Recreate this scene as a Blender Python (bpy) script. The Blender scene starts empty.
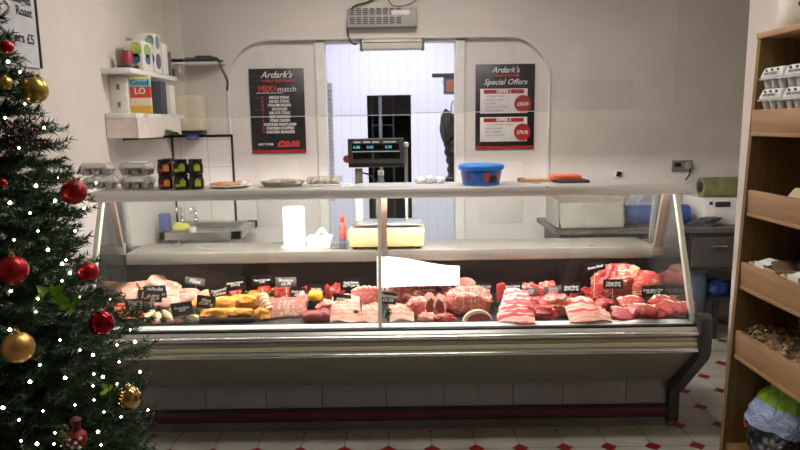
import bpy, bmesh, math, random
import numpy as np
from mathutils import Vector, Matrix, Euler, noise
random.seed(7)
scn = bpy.context.scene
col = scn.collection
R = math.radians
PI = math.pi

# ------------------------------------------------------------------ camera
F = 650.0
PITCH, ROLL = R(8.9), R(0.8)
CAM = Vector((0, 0, 1.5))
_f = Vector((0, math.cos(PITCH), -math.sin(PITCH)))
_u0 = Vector((0, math.sin(PITCH), math.cos(PITCH)))
_r0 = Vector((1, 0, 0))
_u = math.cos(ROLL) * _u0 + math.sin(ROLL) * _r0
_r = math.cos(ROLL) * _r0 - math.sin(ROLL) * _u0
def ray(x, y): return _f + _r * ((x - 400) / F) - _u * ((y - 225) / F)
def PY(x, y, Y):
    d = ray(x, y); return CAM + d * (Y / d.y)
def PZ(x, y, z):
    d = ray(x, y); return CAM + d * ((z - CAM.z) / d.z)
def PX(x, y, X):
    d = ray(x, y); return CAM + d * (X / d.x)
cd = bpy.data.cameras.new('camera'); cam = bpy.data.objects.new('camera', cd); col.objects.link(cam)
cd.sensor_width = 36; cd.lens = F / 800 * 36; cd.clip_start = 0.05; cd.clip_end = 60
m = Matrix((_r, _u, -_f)).transposed().to_4x4(); m.translation = CAM
cam.matrix_world = m
scn.camera = cam

# ------------------------------------------------------------------ materials
def nodes(name):
    m = bpy.data.materials.new(name); m.use_nodes = True
    nt = m.node_tree; b = nt.nodes['Principled BSDF']
    return m, nt, b
def srgb(c):
    def f(v):
        v /= 255.0
        return v / 12.92 if v <= .04045 else ((v + .055) / 1.055) ** 2.4
    return (f(c[0]), f(c[1]), f(c[2]), 1)
def objco(nt, scale=(1, 1, 1)):
    tc = nt.nodes.new('ShaderNodeTexCoord'); mp = nt.nodes.new('ShaderNodeMapping')
    mp.inputs['Scale'].default_value = scale
    nt.links.new(tc.outputs['Object'], mp.inputs['Vector']); return mp.outputs['Vector']
def ramp(nt, fac, stops, interp='LINEAR'):
    r = nt.nodes.new('ShaderNodeValToRGB'); cr = r.color_ramp; cr.interpolation = interp
    while len(cr.elements) < len(stops): cr.elements.new(.5)
    for e, (p, c) in zip(cr.elements, stops):
        e.position = p; e.color = c
    nt.links.new(fac, r.inputs['Fac']); return r.outputs['Color']
def nz(nt, vec, scale, detail=3, dist=0):
    n = nt.nodes.new('ShaderNodeTexNoise'); n.inputs['Scale'].default_value = scale
    n.inputs['Detail'].default_value = detail; n.inputs['Distortion'].default_value = dist
    nt.links.new(vec, n.inputs['Vector']); return n.outputs['Fac']
def mth(nt, op, a, b=None, c=None):
    n = nt.nodes.new('ShaderNodeMath'); n.operation = op
    for i, v in enumerate((a, b, c)):
        if v is None: continue
        if isinstance(v, (int, float)): n.inputs[i].default_value = v
        else: nt.links.new(v, n.inputs[i])
    return n.outputs[0]
def mixc(nt, fac, a, b):
    n = nt.nodes.new('ShaderNodeMix'); n.data_type = 'RGBA'
    if isinstance(fac, (int, float)): n.inputs[0].default_value = fac
    else: nt.links.new(fac, n.inputs[0])
    for i, v in ((6, a), (7, b)):
        if isinstance(v, tuple): n.inputs[i].default_value = v
        else: nt.links.new(v, n.inputs[i])
    return n.outputs[2]
def bump(nt, b, h, strength=.3, dist=.002):
    n = nt.nodes.new('ShaderNodeBump'); n.inputs['Strength'].default_value = strength
    n.inputs['Distance'].default_value = dist
    nt.links.new(h, n.inputs['Height']); nt.links.new(n.outputs[0], b.inputs['Normal'])
def M(name, c, rough=.5, metal=0, c2=None, scale=20, stretch=(1, 1, 1), bmp=0, spec=.5, coat=0, bdist=.002):
    m, nt, b = nodes(name)
    b.inputs['Roughness'].default_value = rough; b.inputs['Metallic'].default_value = metal
    b.inputs['Specular IOR Level'].default_value = spec
    b.inputs['Coat Weight'].default_value = coat
    c = srgb(c); c2 = srgb(c2) if c2 else tuple(min(1, v * .9) for v in c[:3]) + (1,)
    f = nz(nt, objco(nt, stretch), scale)
    nt.links.new(ramp(nt, f, [(.35, c2), (.65, c)]), b.inputs['Base Color'])
    if bmp: bump(nt, b, f, bmp, bdist)
    return m
def emit(name, c, s):
    m, nt, b = nodes(name); b.inputs['Base Color'].default_value = srgb(c)
    b.inputs['Emission Color'].default_value = srgb(c); b.inputs['Emission Strength'].default_value = s
    return m
def clear(name, tint=(245, 248, 250), refl=.08, haze=.03, rough=.02, fk=.5):
    """thin clear sheet: passes light straight through, mirrors a little, slightly milky"""
    m = bpy.data.materials.new(name); m.use_nodes = True; nt = m.node_tree
    nt.nodes.clear(); out = nt.nodes.new('ShaderNodeOutputMaterial')
    tr = nt.nodes.new('ShaderNodeBsdfTransparent'); tr.inputs[0].default_value = srgb(tint)
    gl = nt.nodes.new('ShaderNodeBsdfGlossy'); gl.inputs['Roughness'].default_value = rough
    df = nt.nodes.new('ShaderNodeBsdfDiffuse'); df.inputs[0].default_value = srgb((235, 235, 240))
    fr = nt.nodes.new('ShaderNodeFresnel'); fr.inputs[0].default_value = 1.45
    f = mth(nt, 'ADD', mth(nt, 'MULTIPLY', fr.outputs[0], fk), refl - .02)
    m1 = nt.nodes.new('ShaderNodeMixShader'); nt.links.new(f, m1.inputs[0])
    nt.links.new(tr.outputs[0], m1.inputs[1]); nt.links.new(gl.outputs[0], m1.inputs[2])
    m2 = nt.nodes.new('ShaderNodeMixShader'); m2.inputs[0].default_value = haze
    nt.links.new(m1.outputs[0], m2.inputs[1]); nt.links.new(df.outputs[0], m2.inputs[2])
    nt.links.new(m2.outputs[0], out.inputs[0]); return m
def meat(name, a, b_, fat, fatpos=.62, scale=18, streak=(1, 1, 3), rough=.32, bm_=.5):
    m, nt, b = nodes(name)
    v = objco(nt); n1 = nz(nt, v, scale, 4); v2 = objco(nt, streak); n2 = nz(nt, v2, scale * 1.6, 5, 1.2)
    base = ramp(nt, n1, [(.3, srgb(a)), (.7, srgb(b_))])
    k = ramp(nt, n2, [(fatpos, (0, 0, 0, 1)), (fatpos + .07, (1, 1, 1, 1))])
    nt.links.new(mixc(nt, k, base, srgb(fat)), b.inputs['Base Color'])
    b.inputs['Roughness'].default_value = rough; bump(nt, b, n2, bm_, .004)
    return m
def stripes(name, cols, freq, axis=0, dist=2.0, rough=.35):
    m, nt, b = nodes(name)
    w = nt.nodes.new('ShaderNodeTexWave'); w.bands_direction = 'XYZ'[axis]
    w.inputs['Scale'].default_value = freq; w.inputs['Distortion'].default_value = dist; w.inputs['Detail'].default_value = 2
    w.inputs['Detail Scale'].default_value = 1.5
    nt.links.new(objco(nt), w.inputs['Vector'])
    nt.links.new(ramp(nt, w.outputs['Fac'], [(i / (len(cols) - 1), srgb(c)) for i, c in enumerate(cols)]), b.inputs['Base Color'])
    b.inputs['Roughness'].default_value = rough; return m
def wood(name, a, b_, axis=1, rough=.5):
    m, nt, b = nodes(name); s = [14, 14, 14]; s[axis] = 1.2
    v = objco(nt, tuple(s)); f = nz(nt, v, 2.2, 6, .6)
    nt.links.new(ramp(nt, f, [(.3, srgb(a)), (.68, srgb(b_))]), b.inputs['Base Color'])
    b.inputs['Roughness'].default_value = rough; bump(nt, b, f, .12, .002); return m
def brushed(name, c, rough=.3, axis=0, metal=1.0):
    m, nt, b = nodes(name); s = [120, 120, 120]; s[axis] = 1.5
    f = nz(nt, objco(nt, tuple(s)), 2, 3); f2 = nz(nt, objco(nt), 2.5, 3)
    b.inputs['Metallic'].default_value = metal; b.inputs['Base Color'].default_value = srgb(c)
    nt.links.new(ramp(nt, f2, [(.3, (rough * .8,) * 3 + (1,)), (.7, (rough * 1.3,) * 3 + (1,))]), b.inputs['Roughness'])
    bump(nt, b, f, .08, .001); return m

# ------------------------------------------------------------------ mesh helpers
def B(): return bmesh.new()
def _merge(bm, t, mat=None, mi=0):
    if mat is not None: bmesh.ops.transform(t, matrix=mat, verts=t.verts)
    if mi:
        for f in t.faces: f.material_index = mi
    me = bpy.data.meshes.new('t'); t.to_mesh(me); t.free(); bm.from_mesh(me); bpy.data.meshes.remove(me)
def T(loc=(0, 0, 0), rot=(0, 0, 0)): return Matrix.Translation(loc) @ Euler(rot).to_matrix().to_4x4()
def box(bm, c, s, bev=0, rot=(0, 0, 0), mi=0, seg=2):
    t = bmesh.new(); bmesh.ops.create_cube(t, size=1)
    bmesh.ops.scale(t, vec=s, verts=t.verts)
    if bev: bmesh.ops.bevel(t, geom=t.edges[:], offset=bev, segments=seg, affect='EDGES', profile=.5)
    _merge(bm, t, T(c, rot), mi)
def box2(bm, a, b, bev=0, mi=0):
    a = Vector(a); b = Vector(b)
    box(bm, (a + b) / 2, [abs(v) for v in (b - a)], bev, mi=mi)
def lathe(bm, prof, n=24, loc=(0, 0, 0), rot=(0, 0, 0), mi=0, sx=1, sy=1):
    t = bmesh.new(); rings = []
    for r, z in prof:
        if r < 1e-6: rings.append([t.verts.new((0, 0, z))])
        else: rings.append([t.verts.new((r * sx * math.cos(2 * PI * i / n), r * sy * math.sin(2 * PI * i / n), z)) for i in range(n)])
    for a, b in zip(rings, rings[1:]):
        for i in range(n):
            j = (i + 1) % n
            q = [a[i % len(a)], a[j % len(a)], b[j % len(b)], b[i % len(b)]]
            q2 = []
            for v in q:
                if v not in q2: q2.append(v)
            if len(q2) > 2: t.faces.new(q2)
    for rg, fl in ((rings[0], True), (rings[-1], False)):
        if len(rg) > 2: t.faces.new(rg[::-1] if fl else rg)
    _merge(bm, t, T(loc, rot), mi)
def cyl(bm, a, b, r, n=12, r2=None, mi=0):
    a = Vector(a); b = Vector(b); d = b - a
    t = bmesh.new(); bmesh.ops.create_cone(t, segments=n, radius1=r, radius2=r if r2 is None else r2, depth=d.length, cap_ends=True)
    m = Matrix.Translation((a + b) / 2) @ d.to_track_quat('Z', 'Y').to_matrix().to_4x4(); _merge(bm, t, m, mi)
def tube(bm, pts, r, n=8, mi=0):
    pts = [Vector(p) for p in pts]; t = bmesh.new(); rings = []
    for i, p in enumerate(pts):
        d = (pts[min(i + 1, len(pts) - 1)] - pts[max(i - 1, 0)]).normalized()
        q = d.to_track_quat('Z', 'Y'); rr = r[i] if isinstance(r, (list, tuple)) else r
        rings.append([t.verts.new(p + q @ Vector((rr * math.cos(2 * PI * k / n), rr * math.sin(2 * PI * k / n), 0))) for k in range(n)])
    for a, b in zip(rings, rings[1:]):
        best = min(range(n), key=lambda s: sum((a[k].co - b[(k + s) % n].co).length for k in range(n)))
        for k in range(n): t.faces.new((a[k], a[(k + 1) % n], b[(k + 1 + best) % n], b[(k + best) % n]))
    t.faces.new(rings[0][::-1]); t.faces.new(rings[-1]); _merge(bm, t, None, mi)
def smooth_path(pts, n=8):
    pts = [Vector(p) for p in pts]; out = []
    for i in range(len(pts) - 1):
        p0 = pts[max(i - 1, 0)]; p1 = pts[i]; p2 = pts[i + 1]; p3 = pts[min(i + 2, len(pts) - 1)]
        for k in range(n):
            t = k / n
            out.append(.5 * ((2 * p1) + (p2 - p0) * t + (2 * p0 - 5 * p1 + 4 * p2 - p3) * t * t + (3 * p1 - p0 - 3 * p2 + p3) * t ** 3))
    out.append(pts[-1]); return out
def prism(bm, poly, axis, a, b, mi=0, bev=0):
    """poly: 2-D outline in the two other axes (order x,y,z), extruded along axis from a to b"""
    t = bmesh.new()
    def P(u, v, w): return {0: (w, u, v), 1: (u, w, v), 2: (u, v, w)}[axis]
    A = [t.verts.new(P(u, v, a)) for u, v in poly]; Bv = [t.verts.new(P(u, v, b)) for u, v in poly]
    t.faces.new(A); t.faces.new(Bv[::-1]); n = len(poly)
    for i in range(n): t.faces.new((A[i], Bv[i], Bv[(i + 1) % n], A[(i + 1) % n]))
    bmesh.ops.recalc_face_normals(t, faces=t.faces)
    if bev: bmesh.ops.bevel(t, geom=t.edges[:], offset=bev, segments=2, affect='EDGES', profile=.5)
    _merge(bm, t, None, mi)
def grid(bm, fn, nu, nv, th=0, mi=0):
    """sheet from fn(u,v) -> point, u and v in 0..1; th gives it thickness"""
    t = bmesh.new(); V = [[t.verts.new(fn(i / nu, j / nv)) for j in range(nv + 1)] for i in range(nu + 1)]
    for i in range(nu):
        for j in range(nv): t.faces.new((V[i][j], V[i + 1][j], V[i + 1][j + 1], V[i][j + 1]))
    if th: bmesh.ops.recalc_face_normals(t, faces=t.faces); bmesh.ops.solidify(t, geom=t.faces[:], thickness=th)
    _merge(bm, t, None, mi)
def blob(bm, c, s, seed=0, amp=.15, fr=2.0, flat=.55, sub=3, rot=(0, 0, 0), taper=0, bend=0, mi=0, fine=.05):
    """organic lump: noise-displaced sphere whose underside is flattened; base of it at c"""
    t = bmesh.new(); bmesh.ops.create_icosphere(t, subdivisions=sub, radius=1)
    o = Vector((seed * 3.17, seed * 1.31, seed * 2.3))
    for v in t.verts:
        p = v.co.copy(); k = 1 + amp * noise.noise(p * fr + o) * 2 + fine * noise.noise(p * fr * 4 + o) * 2
        p *= k
        if taper: w = 1 + taper * p.x; p.y *= w; p.z *= w
        if bend: p.y += bend * (p.x * p.x - .4)
        if p.z < -flat: p.z = -flat + (p.z + flat) * .08
        v.co = Vector((p.x * s[0], p.y * s[1], (p.z + flat + .04) * s[2]))
    _merge(bm, t, T(c, rot), mi)
def slab(bm, c, rx, ry, th, seed=0, rot=(0, 0, 0), fat=None, lob=.18, bulge=.35, n=28, power=2.2, warp=.0):
    """steak/chop/slice: irregular outline; material 1 on the rim where fat(angle) is true"""
    t = bmesh.new(); o = Vector((seed * 1.7, seed * .9, 0)); fr = [0.0, .4, .72, .9, 1.0, 1.0]
    hh = [1.0 + bulge * .4, 1.0 + bulge * .3, 1.0, .95, .7, 0.0]
    def rad(a):
        ca, sa = math.cos(a), math.sin(a)
        k = (abs(ca) ** power + abs(sa) ** power) ** (-1 / power)
        return k * (1 + lob * noise.noise(Vector((ca * 1.3, sa * 1.3, 0)) + o) * 2)
    def rng(sgn):
        rs = []
        for f, h in zip(fr, hh):
            if f == 0: rs.append([t.verts.new((0, 0, sgn * th / 2 * h))]); continue
            row = []
            for i in range(n):
                a = 2 * PI * i / n; r = rad(a) * f
                x, y = rx * r * math.cos(a), ry * r * math.sin(a)
                row.append(t.verts.new((x, y, sgn * th / 2 * h + .06 * th * noise.noise(Vector((x * 60, y * 60, seed))) + warp * math.sin(x / rx * 3) )))
            rs.append(row)
        return rs
    for sgn in (1, -1):
        rs = rng(sgn)
        for q, (a, b) in enumerate(zip(rs, rs[1:])):
            for i in range(n):
                j = (i + 1) % n
                vs = [a[0], b[i], b[j]] if len(a) == 1 else [a[i], b[i], b[j], a[j]]
                if sgn < 0: vs = vs[::-1]
                f = t.faces.new(vs)
                if fat and q >= 3 and fat(2 * PI * i / n): f.material_index = 1
                elif fat and q == 2 and fat(2 * PI * i / n) and noise.noise(Vector((i * .7, seed, 0))) > -.1: f.material_index = 1
    bmesh.ops.remove_doubles(t, verts=t.verts, dist=th * .02)
    _merge(bm, t, T(c, rot))
WO = {}
def obj(name, bm, mats, parent=None, origin=None, smooth=True, rot=None, auto=40):
    """one linked mesh object from world-space bm; children are stored relative to their parent's origin"""
    if parent is not None: o3 = WO[parent.name]
    elif origin is not None: o3 = Vector(origin)
    elif bm.verts:
        xs = [v.co.x for v in bm.verts]; ys = [v.co.y for v in bm.verts]; zs = [v.co.z for v in bm.verts]
        o3 = Vector(((min(xs) + max(xs)) / 2, (min(ys) + max(ys)) / 2, min(zs)))
    else: o3 = Vector((0, 0, 0))
    bmesh.ops.translate(bm, vec=-o3, verts=bm.verts)
    if smooth:
        lim = R(auto)
        for f in bm.faces: f.smooth = True
        for e in bm.edges:
            if len(e.link_faces) == 2 and e.calc_face_angle(0) > lim: e.smooth = False
    me = bpy.data.meshes.new(name); bm.to_mesh(me); bm.free()
    for mm in (mats if isinstance(mats, (list, tuple)) else [mats]): me.materials.append(mm)
    o = bpy.data.objects.new(name, me); col.objects.link(o)
    if parent is not None: o.parent = parent; WO[o.name] = o3
    else: o.location = o3; WO[o.name] = o3
    return o
def tag(o, label=None, cat=None, group=None, kind=None):
    if label: o['label'] = label
    if cat: o['category'] = cat
    if group: o['group'] = group
    if kind: o['kind'] = kind
    return o
def thing(name, loc, label, cat, group=None):
    o = bpy.data.objects.new(name, None); o.empty_display_size = .05; col.objects.link(o)
    o.location = loc; WO[o.name] = Vector(loc); return tag(o, label, cat, group)
def struct(name, bm, mats, parent=None, smooth=False):
    o = obj(name, bm, mats, parent, origin=(0, 0, 0) if parent is None else None, smooth=smooth)
    if parent is None: o['kind'] = 'structure'
    return o
def copy_tree(o, loc, rot=(0, 0, 0), label=None, parent=None):
    c = o.copy(); col.objects.link(c)
    if parent is None:
        c.location = loc; c.rotation_euler = rot
        if label: c['label'] = label
    else: c.parent = parent
    for ch in list(o.children): copy_tree(ch, None, parent=c)
    return c
def text_bm(s, size, loc, rot=(R(90), 0, 0), shear=0, ax='CENTER', ext=.0004, bold=0, sx=1, spacing=1):
    cu = bpy.data.curves.new('t', 'FONT'); cu.body = s; cu.size = size; cu.shear = shear; cu.align_x = ax; cu.align_y = 'CENTER'
    cu.extrude = ext; cu.offset = bold; cu.resolution_u = 3; cu.space_line = spacing
    o = bpy.data.objects.new('t', cu); me = bpy.data.meshes.new_from_object(o)
    bm = bmesh.new(); bm.from_mesh(me); bpy.data.objects.remove(o); bpy.data.curves.remove(cu); bpy.data.meshes.remove(me)
    bmesh.ops.transform(bm, matrix=T(loc, rot) @ Matrix.Diagonal((sx, 1, 1, 1)), verts=bm.verts); return bm
def add_text(bm, *a, mi=0, **k):
    t = text_bm(*a, **k); _merge(bm, t, None, mi)
ORD = ['leftmost', 'second from left', 'third from left', 'fourth from left', 'fifth from left', 'sixth from left', 'seventh from left', 'eighth from left', 'ninth from left', 'tenth from left']
# ------------------------------------------------------------------ shared materials
m_wall = M('wall_paint', (216, 209, 201), .75, c2=(209, 202, 194), scale=3)
m_wallin = M('alcove_paint', (222, 216, 211), .7, c2=(215, 209, 204), scale=3)
m_ceil = M('ceiling_paint', (225, 222, 215), .9)
m_white = M('white_paint', (232, 229, 224), .5)
m_gloss = M('white_plastic', (235, 234, 230), .3)
m_blackp = M('black_plastic', (22, 22, 24), .35)
m_blk = M('black_trim', (28, 27, 27), .5)
m_steel = brushed('stainless_steel', (196, 193, 188), .3, 0)
m_steel2 = brushed('dull_steel', (176, 174, 168), .42, 0)
m_alu = M('aluminium_rail', (196, 196, 190), .3, .5, c2=(190, 190, 184), scale=2)
m_ledge = brushed('ledge_steel', (158, 151, 142), .32, 0, .6)
m_top = brushed('counter_top_steel', (222, 221, 216), .3, 0, .45)
m_dgrey = M('dark_grey_metal', (62, 61, 58), .4, c2=(50, 49, 47), scale=6)
m_chrome = M('chrome', (225, 225, 225), .12, 1)
m_glass = clear('counter_glass', (246, 250, 248), .05, .012)
m_sglass = clear('side_glass', (246, 250, 248), .04, .008, .01, 1.7)
m_polish = M('polished_rib', (225, 224, 218), .2, .9)
m_acryl = clear('acrylic_sheet', (250, 250, 251), .045, .012)
m_pack = clear('clear_packaging', (246, 247, 246), .10, .07, .08)

def tile_floor():
    m, nt, b = nodes('floor_tiles'); v = objco(nt)
    sp = nt.nodes.new('ShaderNodeSeparateXYZ'); nt.links.new(v, sp.inputs[0])
    c = .2055
    def d(o, off):
        t = mth(nt, 'FRACT', mth(nt, 'ADD', mth(nt, 'DIVIDE', mth(nt, 'SUBTRACT', o, off), c), .5))
        return mth(nt, 'ABSOLUTE', mth(nt, 'SUBTRACT', t, .5))
    ax = d(sp.outputs[0], 1.163); ay = d(sp.outputs[1], 2.826)
    dia = mth(nt, 'LESS_THAN', mth(nt, 'ADD', ax, ay), .2)
    gr = mth(nt, 'LESS_THAN', mth(nt, 'MINIMUM', ax, ay), .009)
    n = nz(nt, v, 5, 5); n2 = nz(nt, v, 40, 3)
    w = ramp(nt, n, [(.3, srgb((172, 170, 158))), (.7, srgb((205, 203, 192)))])
    r = ramp(nt, n2, [(.3, srgb((122, 26, 26))), (.7, srgb((150, 34, 32)))])
    c1 = mixc(nt, gr, w, srgb((92, 88, 80))); c2 = mixc(nt, dia, c1, r)
    nt.links.new(c2, b.inputs['Base Color']); b.inputs['Roughness'].default_value = .38
    return m
def clad():
    m, nt, b = nodes('wall_cladding'); v = objco(nt); sp = nt.nodes.new('ShaderNodeSeparateXYZ'); nt.links.new(v, sp.inputs[0])
    a = mth(nt, 'ADD', sp.outputs[0], sp.outputs[1])
    f = mth(nt, 'FRACT', mth(nt, 'DIVIDE', a, .1)); g = mth(nt, 'LESS_THAN', f, .06)
    nt.links.new(mixc(nt, g, srgb((232, 232, 238)), srgb((214, 214, 222))), b.inputs['Base Color'])
    b.inputs['Roughness'].default_value = .3; bump(nt, b, g, -.2, .002); return m
def splash():
    m, nt, b = nodes('splash_tiles'); v = objco(nt); sp = nt.nodes.new('ShaderNodeSeparateXYZ'); nt.links.new(v, sp.inputs[0])
    def gl(o, c): return mth(nt, 'LESS_THAN', mth(nt, 'FRACT', mth(nt, 'DIVIDE', o, c)), .018)
    g = mth(nt, 'MAXIMUM', gl(sp.outputs[0], .2), gl(sp.outputs[2], .2))
    nt.links.new(mixc(nt, g, srgb((228, 222, 217)), srgb((170, 160, 154))), b.inputs['Base Color'])
    b.inputs['Roughness'].default_value = .25; return m

# ------------------------------------------------------------------ the room
XL, YB, ZC = -1.66, 4.8, 2.72
bm = B(); box2(bm, (-1.8, -2.2, -.06), (3.3, 8.4, 0)); struct('floor', bm, tile_floor())
bm = B(); box2(bm, (-1.8, -2.2, ZC), (3.3, 8.4, ZC + .06)); struct('ceiling', bm, m_ceil)
bm = B(); box2(bm, (XL - .12, -2.2, 0), (XL, 4.98, ZC)); struct('wall_left', bm, m_wall)
bm = B(); box2(bm, (XL - .12, -2.32, 0), (3.3, -2.2, ZC)); struct('wall_front', bm, M('front_wall_paint', (150, 143, 136), .8))
XW, YW = 1.515, 2.9
bm = B(); box2(bm, (XW, -2.2, 0), (XW + .12, YW, ZC)); struct('wall_right', bm, M('pillar_paint', (232, 222, 214), .7, c2=(228, 217, 208), scale=3))
bm = B(); box2(bm, (XW + .12, YW - .12, 0), (3.2, YW, ZC)); struct('wall_partition', bm, m_wall)
bm = B(); box2(bm, (3.2, YW - .12, 0), (3.32, 4.98, ZC)); struct('wall_side', bm, m_wall)

# back wall: front skin with a round-cornered recess, rear skin with the door opening
aL, aR, aT = PY(229, 110, YB).x, PY(549, 110, YB).x, PY(400, 37.5, YB).z
dL, dR, dT = PY(323, 60, YB + .05).x, PY(457, 60, YB + .05).x, PY(400, 40, YB + .05).z
rr = .30; arch = [(aL, 0), (aL, aT - rr)]
arch += [(aL + rr - rr * math.cos(a), aT - rr + rr * math.sin(a)) for a in [PI / 2 * i / 10 for i in range(1, 11)]]
arch += [(aR - rr + rr * math.sin(a), aT - rr + rr * math.cos(a)) for a in [PI / 2 * i / 10 for i in range(0, 10)]] + [(aR, aT - rr), (aR, 0)]
bm = B(); prism(bm, [(XL, 0), (XL, ZC), (3.2, ZC), (3.2, 0)] + arch[::-1], 1, YB, YB + .05)
struct('wall_back', bm, m_wall)
bm = B()
prism(bm, [(aL - .06, 0), (aL - .06, aT + .06), (aR + .06, aT + .06), (aR + .06, 0), (dR, 0), (dR, dT), (dL, dT), (dL, 0)], 1, YB + .05, YB + .16)
struct('wall_alcove', bm, m_wallin)
# raised bead round the recess
bm = B(); tube(bm, [(x, YB - .002, z) for x, z in arch], .011, 8); struct('trim_1', bm, m_wallin, smooth=True)
# door frame
bm = B()
for x0, x1 in ((dL - .055, dL + .012), (dR - .012, dR + .055)): box2(bm, (x0, YB + .03, 0), (x1, YB + .17, dT + .012), .004)
box2(bm, (dL - .055, YB + .03, dT - .012), (dR + .055, YB + .17, dT + .055), .004)
struct('door_1', bm, m_white)
# back room
m_clad = clad(); YR = 6.9
fL, fR, fT = PY(367, 110, YR).x, PY(411, 110, YR).x, PY(390, 95, YR).z
bm = B(); prism(bm, [(-1.3, 0), (-1.3, ZC), (1.3, ZC), (1.3, 0), (fR, 0), (fR, fT), (fL, fT), (fL, 0)], 1, YR, YR + .1); struct('wall_store_back', bm, m_clad)
bm = B(); box2(bm, (-1.3, YB + .16, 0), (-1.2, YR, ZC)); struct('wall_store_left', bm, m_clad)
bm = B(); box2(bm, (1.2, YB + .16, 0), (1.3, YR, ZC)); struct('wall_store_right', bm, m_clad)
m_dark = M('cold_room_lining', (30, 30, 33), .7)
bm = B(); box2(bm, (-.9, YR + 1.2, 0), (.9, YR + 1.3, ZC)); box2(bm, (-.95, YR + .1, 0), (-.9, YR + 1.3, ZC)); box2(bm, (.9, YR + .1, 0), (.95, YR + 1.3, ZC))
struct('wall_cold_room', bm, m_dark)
# cold room rack seen through the far doorway
t = thing('wire_rack', (fL + .14, YR + .45, 0), 'grey rack standing in the dark far doorway', 'rack')
for x in (-.1, .13):
    for y in (-.15, .15):
        bm = B(); cyl(bm, (fL + .14 + x, YR + .45 + y, 0), (fL + .14 + x, YR + .45 + y, 1.9), .012); obj('post', bm, m_dgrey, t)
for z in (.4, .8, 1.2, 1.48, 1.8):
    bm = B(); box(bm, (fL + .155, YR + .45, z), (.26, .34, .015)); obj('shelf', bm, m_dgrey, t)
bm = B(); box2(bm, (fL + .12, YR + .02, 0), (fL + .155, YR + .06, fT), .004); struct('trim_2', bm, M('grey_door_edge', (110, 110, 118), .4))
# cable trunking on the store's left side
bm = B(); x = PY(329, 120, 5.3).x
for i in range(26): box(bm, (x, 5.3, .95 + i * .033), (.05, .03, .026), .005)
box(bm, (x, 5.32, 1.35), (.06, .02, .95)); tag(obj('strip_curtain_holder', bm, M('grey_white_strip', (190, 190, 196), .5)), 'ribbed pale strip hanging just inside the left of the doorway', 'strip')

# lamps
def ceil_light(x, y, w, d, e, c, label):
    t = thing('ceiling_light', (x, y, ZC - .05), label, 'light')
    bm = B(); box(bm, (x, y, ZC - .025), (w + .05, d + .05, .05), .005); obj('housing', bm, m_white, t)
    bm = B(); box(bm, (x, y, ZC - .054), (w, d, .008)); obj('diffuser', bm, emit('diffuser_glow', c, 1.0 if e < 1 else e), t)
WARM = (255, 247, 238)
ceil_light(0, 3.5, 1.5, .3, 25, WARM, 'long ceiling light over the serving aisle')
ceil_light(.1, 1.9, 1.2, .25, 23, WARM, 'long ceiling light over the customer side')
ceil_light(0, 5.9, 1.2, .3, 34, (236, 238, 255), 'cool white ceiling light in the back room')
w = bpy.data.worlds.new('world'); scn.world = w; w.use_nodes = True
w.node_tree.nodes['Background'].inputs[0].default_value = srgb((120, 118, 122)); w.node_tree.nodes['Background'].inputs[1].default_value = .3
vs = scn.view_settings; vs.view_transform = 'Standard'; vs.look = 'None'; vs.gamma = 1; vs.exposure = 0; vs.use_curve_mapping = False

# ------------------------------------------------------------------ things on the back wall
def wall_xy(x, y, Y=YB + .045): return PY(x, y, Y)
m_pblack = M('poster_black', (30, 29, 32), .35); m_pred = M('poster_red', (170, 38, 40), .4); m_pwhite = M('poster_white', (228, 224, 222), .5)
m_pgrey = M('poster_grey', (120, 116, 116), .5); m_tred = M('print_red', (205, 70, 68), .5)
def poster(px0, py0, px1, py1, label):
    a = wall_xy(px0, py0); b = wall_xy(px1, py1); Yp = YB + .038
    cx = (a.x + b.x) / 2; w = b.x - a.x; h = a.z - b.z
    t = thing('poster', (cx, Yp, b.z), label, 'poster', None)
    bm = B(); box(bm, (cx, Yp + .004, b.z + h / 2), (w, .008, h), .002); obj('board', bm, m_pblack, t)
    bm = B(); box(bm, (cx, Yp - .001, b.z + .012), (w, .004, .022)); obj('red_edge', bm, m_pred, t)
    return t, cx, Yp - .002, b.z, w, h
t, cx, yp, z0, w, h = poster(248.5, 69, 306.5, 152.5, 'black meat offer poster left of the doorway, ending in £20.00')
def P(s, size, u, v, mm, **k):
    bm = text_bm(s, size, (cx + u * w, yp - .0025, z0 + v * h), **k); obj('lettering', bm, mm, t)
P("Ardark's", .066, 0, .925, m_pwhite, shear=.4, bold=.0006)
P("FAMILY BUTCHERS", .024, .03, .855, m_tred, sx=1.2, bold=.0008)
P("MIX", .064, -.20, .76, m_tred, bold=.002); P("&", .05, -.02, .765, m_tred); P("match", .056, .19, .757, m_pwhite)
bm = B(); box(bm, (cx - .13 * w, yp, z0 + .715 * h), (.5 * w, .001, .004)); obj('underline', bm, m_pwhite, t)
for i, (n, s) in enumerate([('6', 'MINCE STEAK'), ('6', 'DICED STEAK'), ('4', 'STEAKBURGERS'), ('12', 'SAUSAGES'), ('1', 'RIB EYE STEAK'), ('2', 'BEEF BURGERS'), ('4', 'PORK CHOPS'), ('2', 'CHICKEN MARYLAND'), ('2', 'CHICKEN STUFFED'), ('4', 'CHICKEN BURGERS')]):
    v = .66 - i * .0455
    P(n, .026, -.27, v, m_tred, bold=.001); P(s, .026, .04, v, m_pwhite, bold=.0012, sx=.92)
P("ANY 5 FOR", .022, -.24, .105, m_pwhite, bold=.0008); P("£20.00", .058, .18, .105, m_tred, bold=.0035)
t, cx, yp, z0, w, h = poster(475.5, 64.5, 533.5, 148.5, 'black Special Offers poster right of the doorway with two white panels')
P("Ardark's", .058, 0, .93, m_pwhite, shear=.4, bold=.0006); P("FAMILY BUTCHERS", .022, .02, .865, m_tred, bold=.0006)
P("Special Offers", .056, 0, .79, m_pwhite, shear=.35, bold=.0006)
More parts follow.
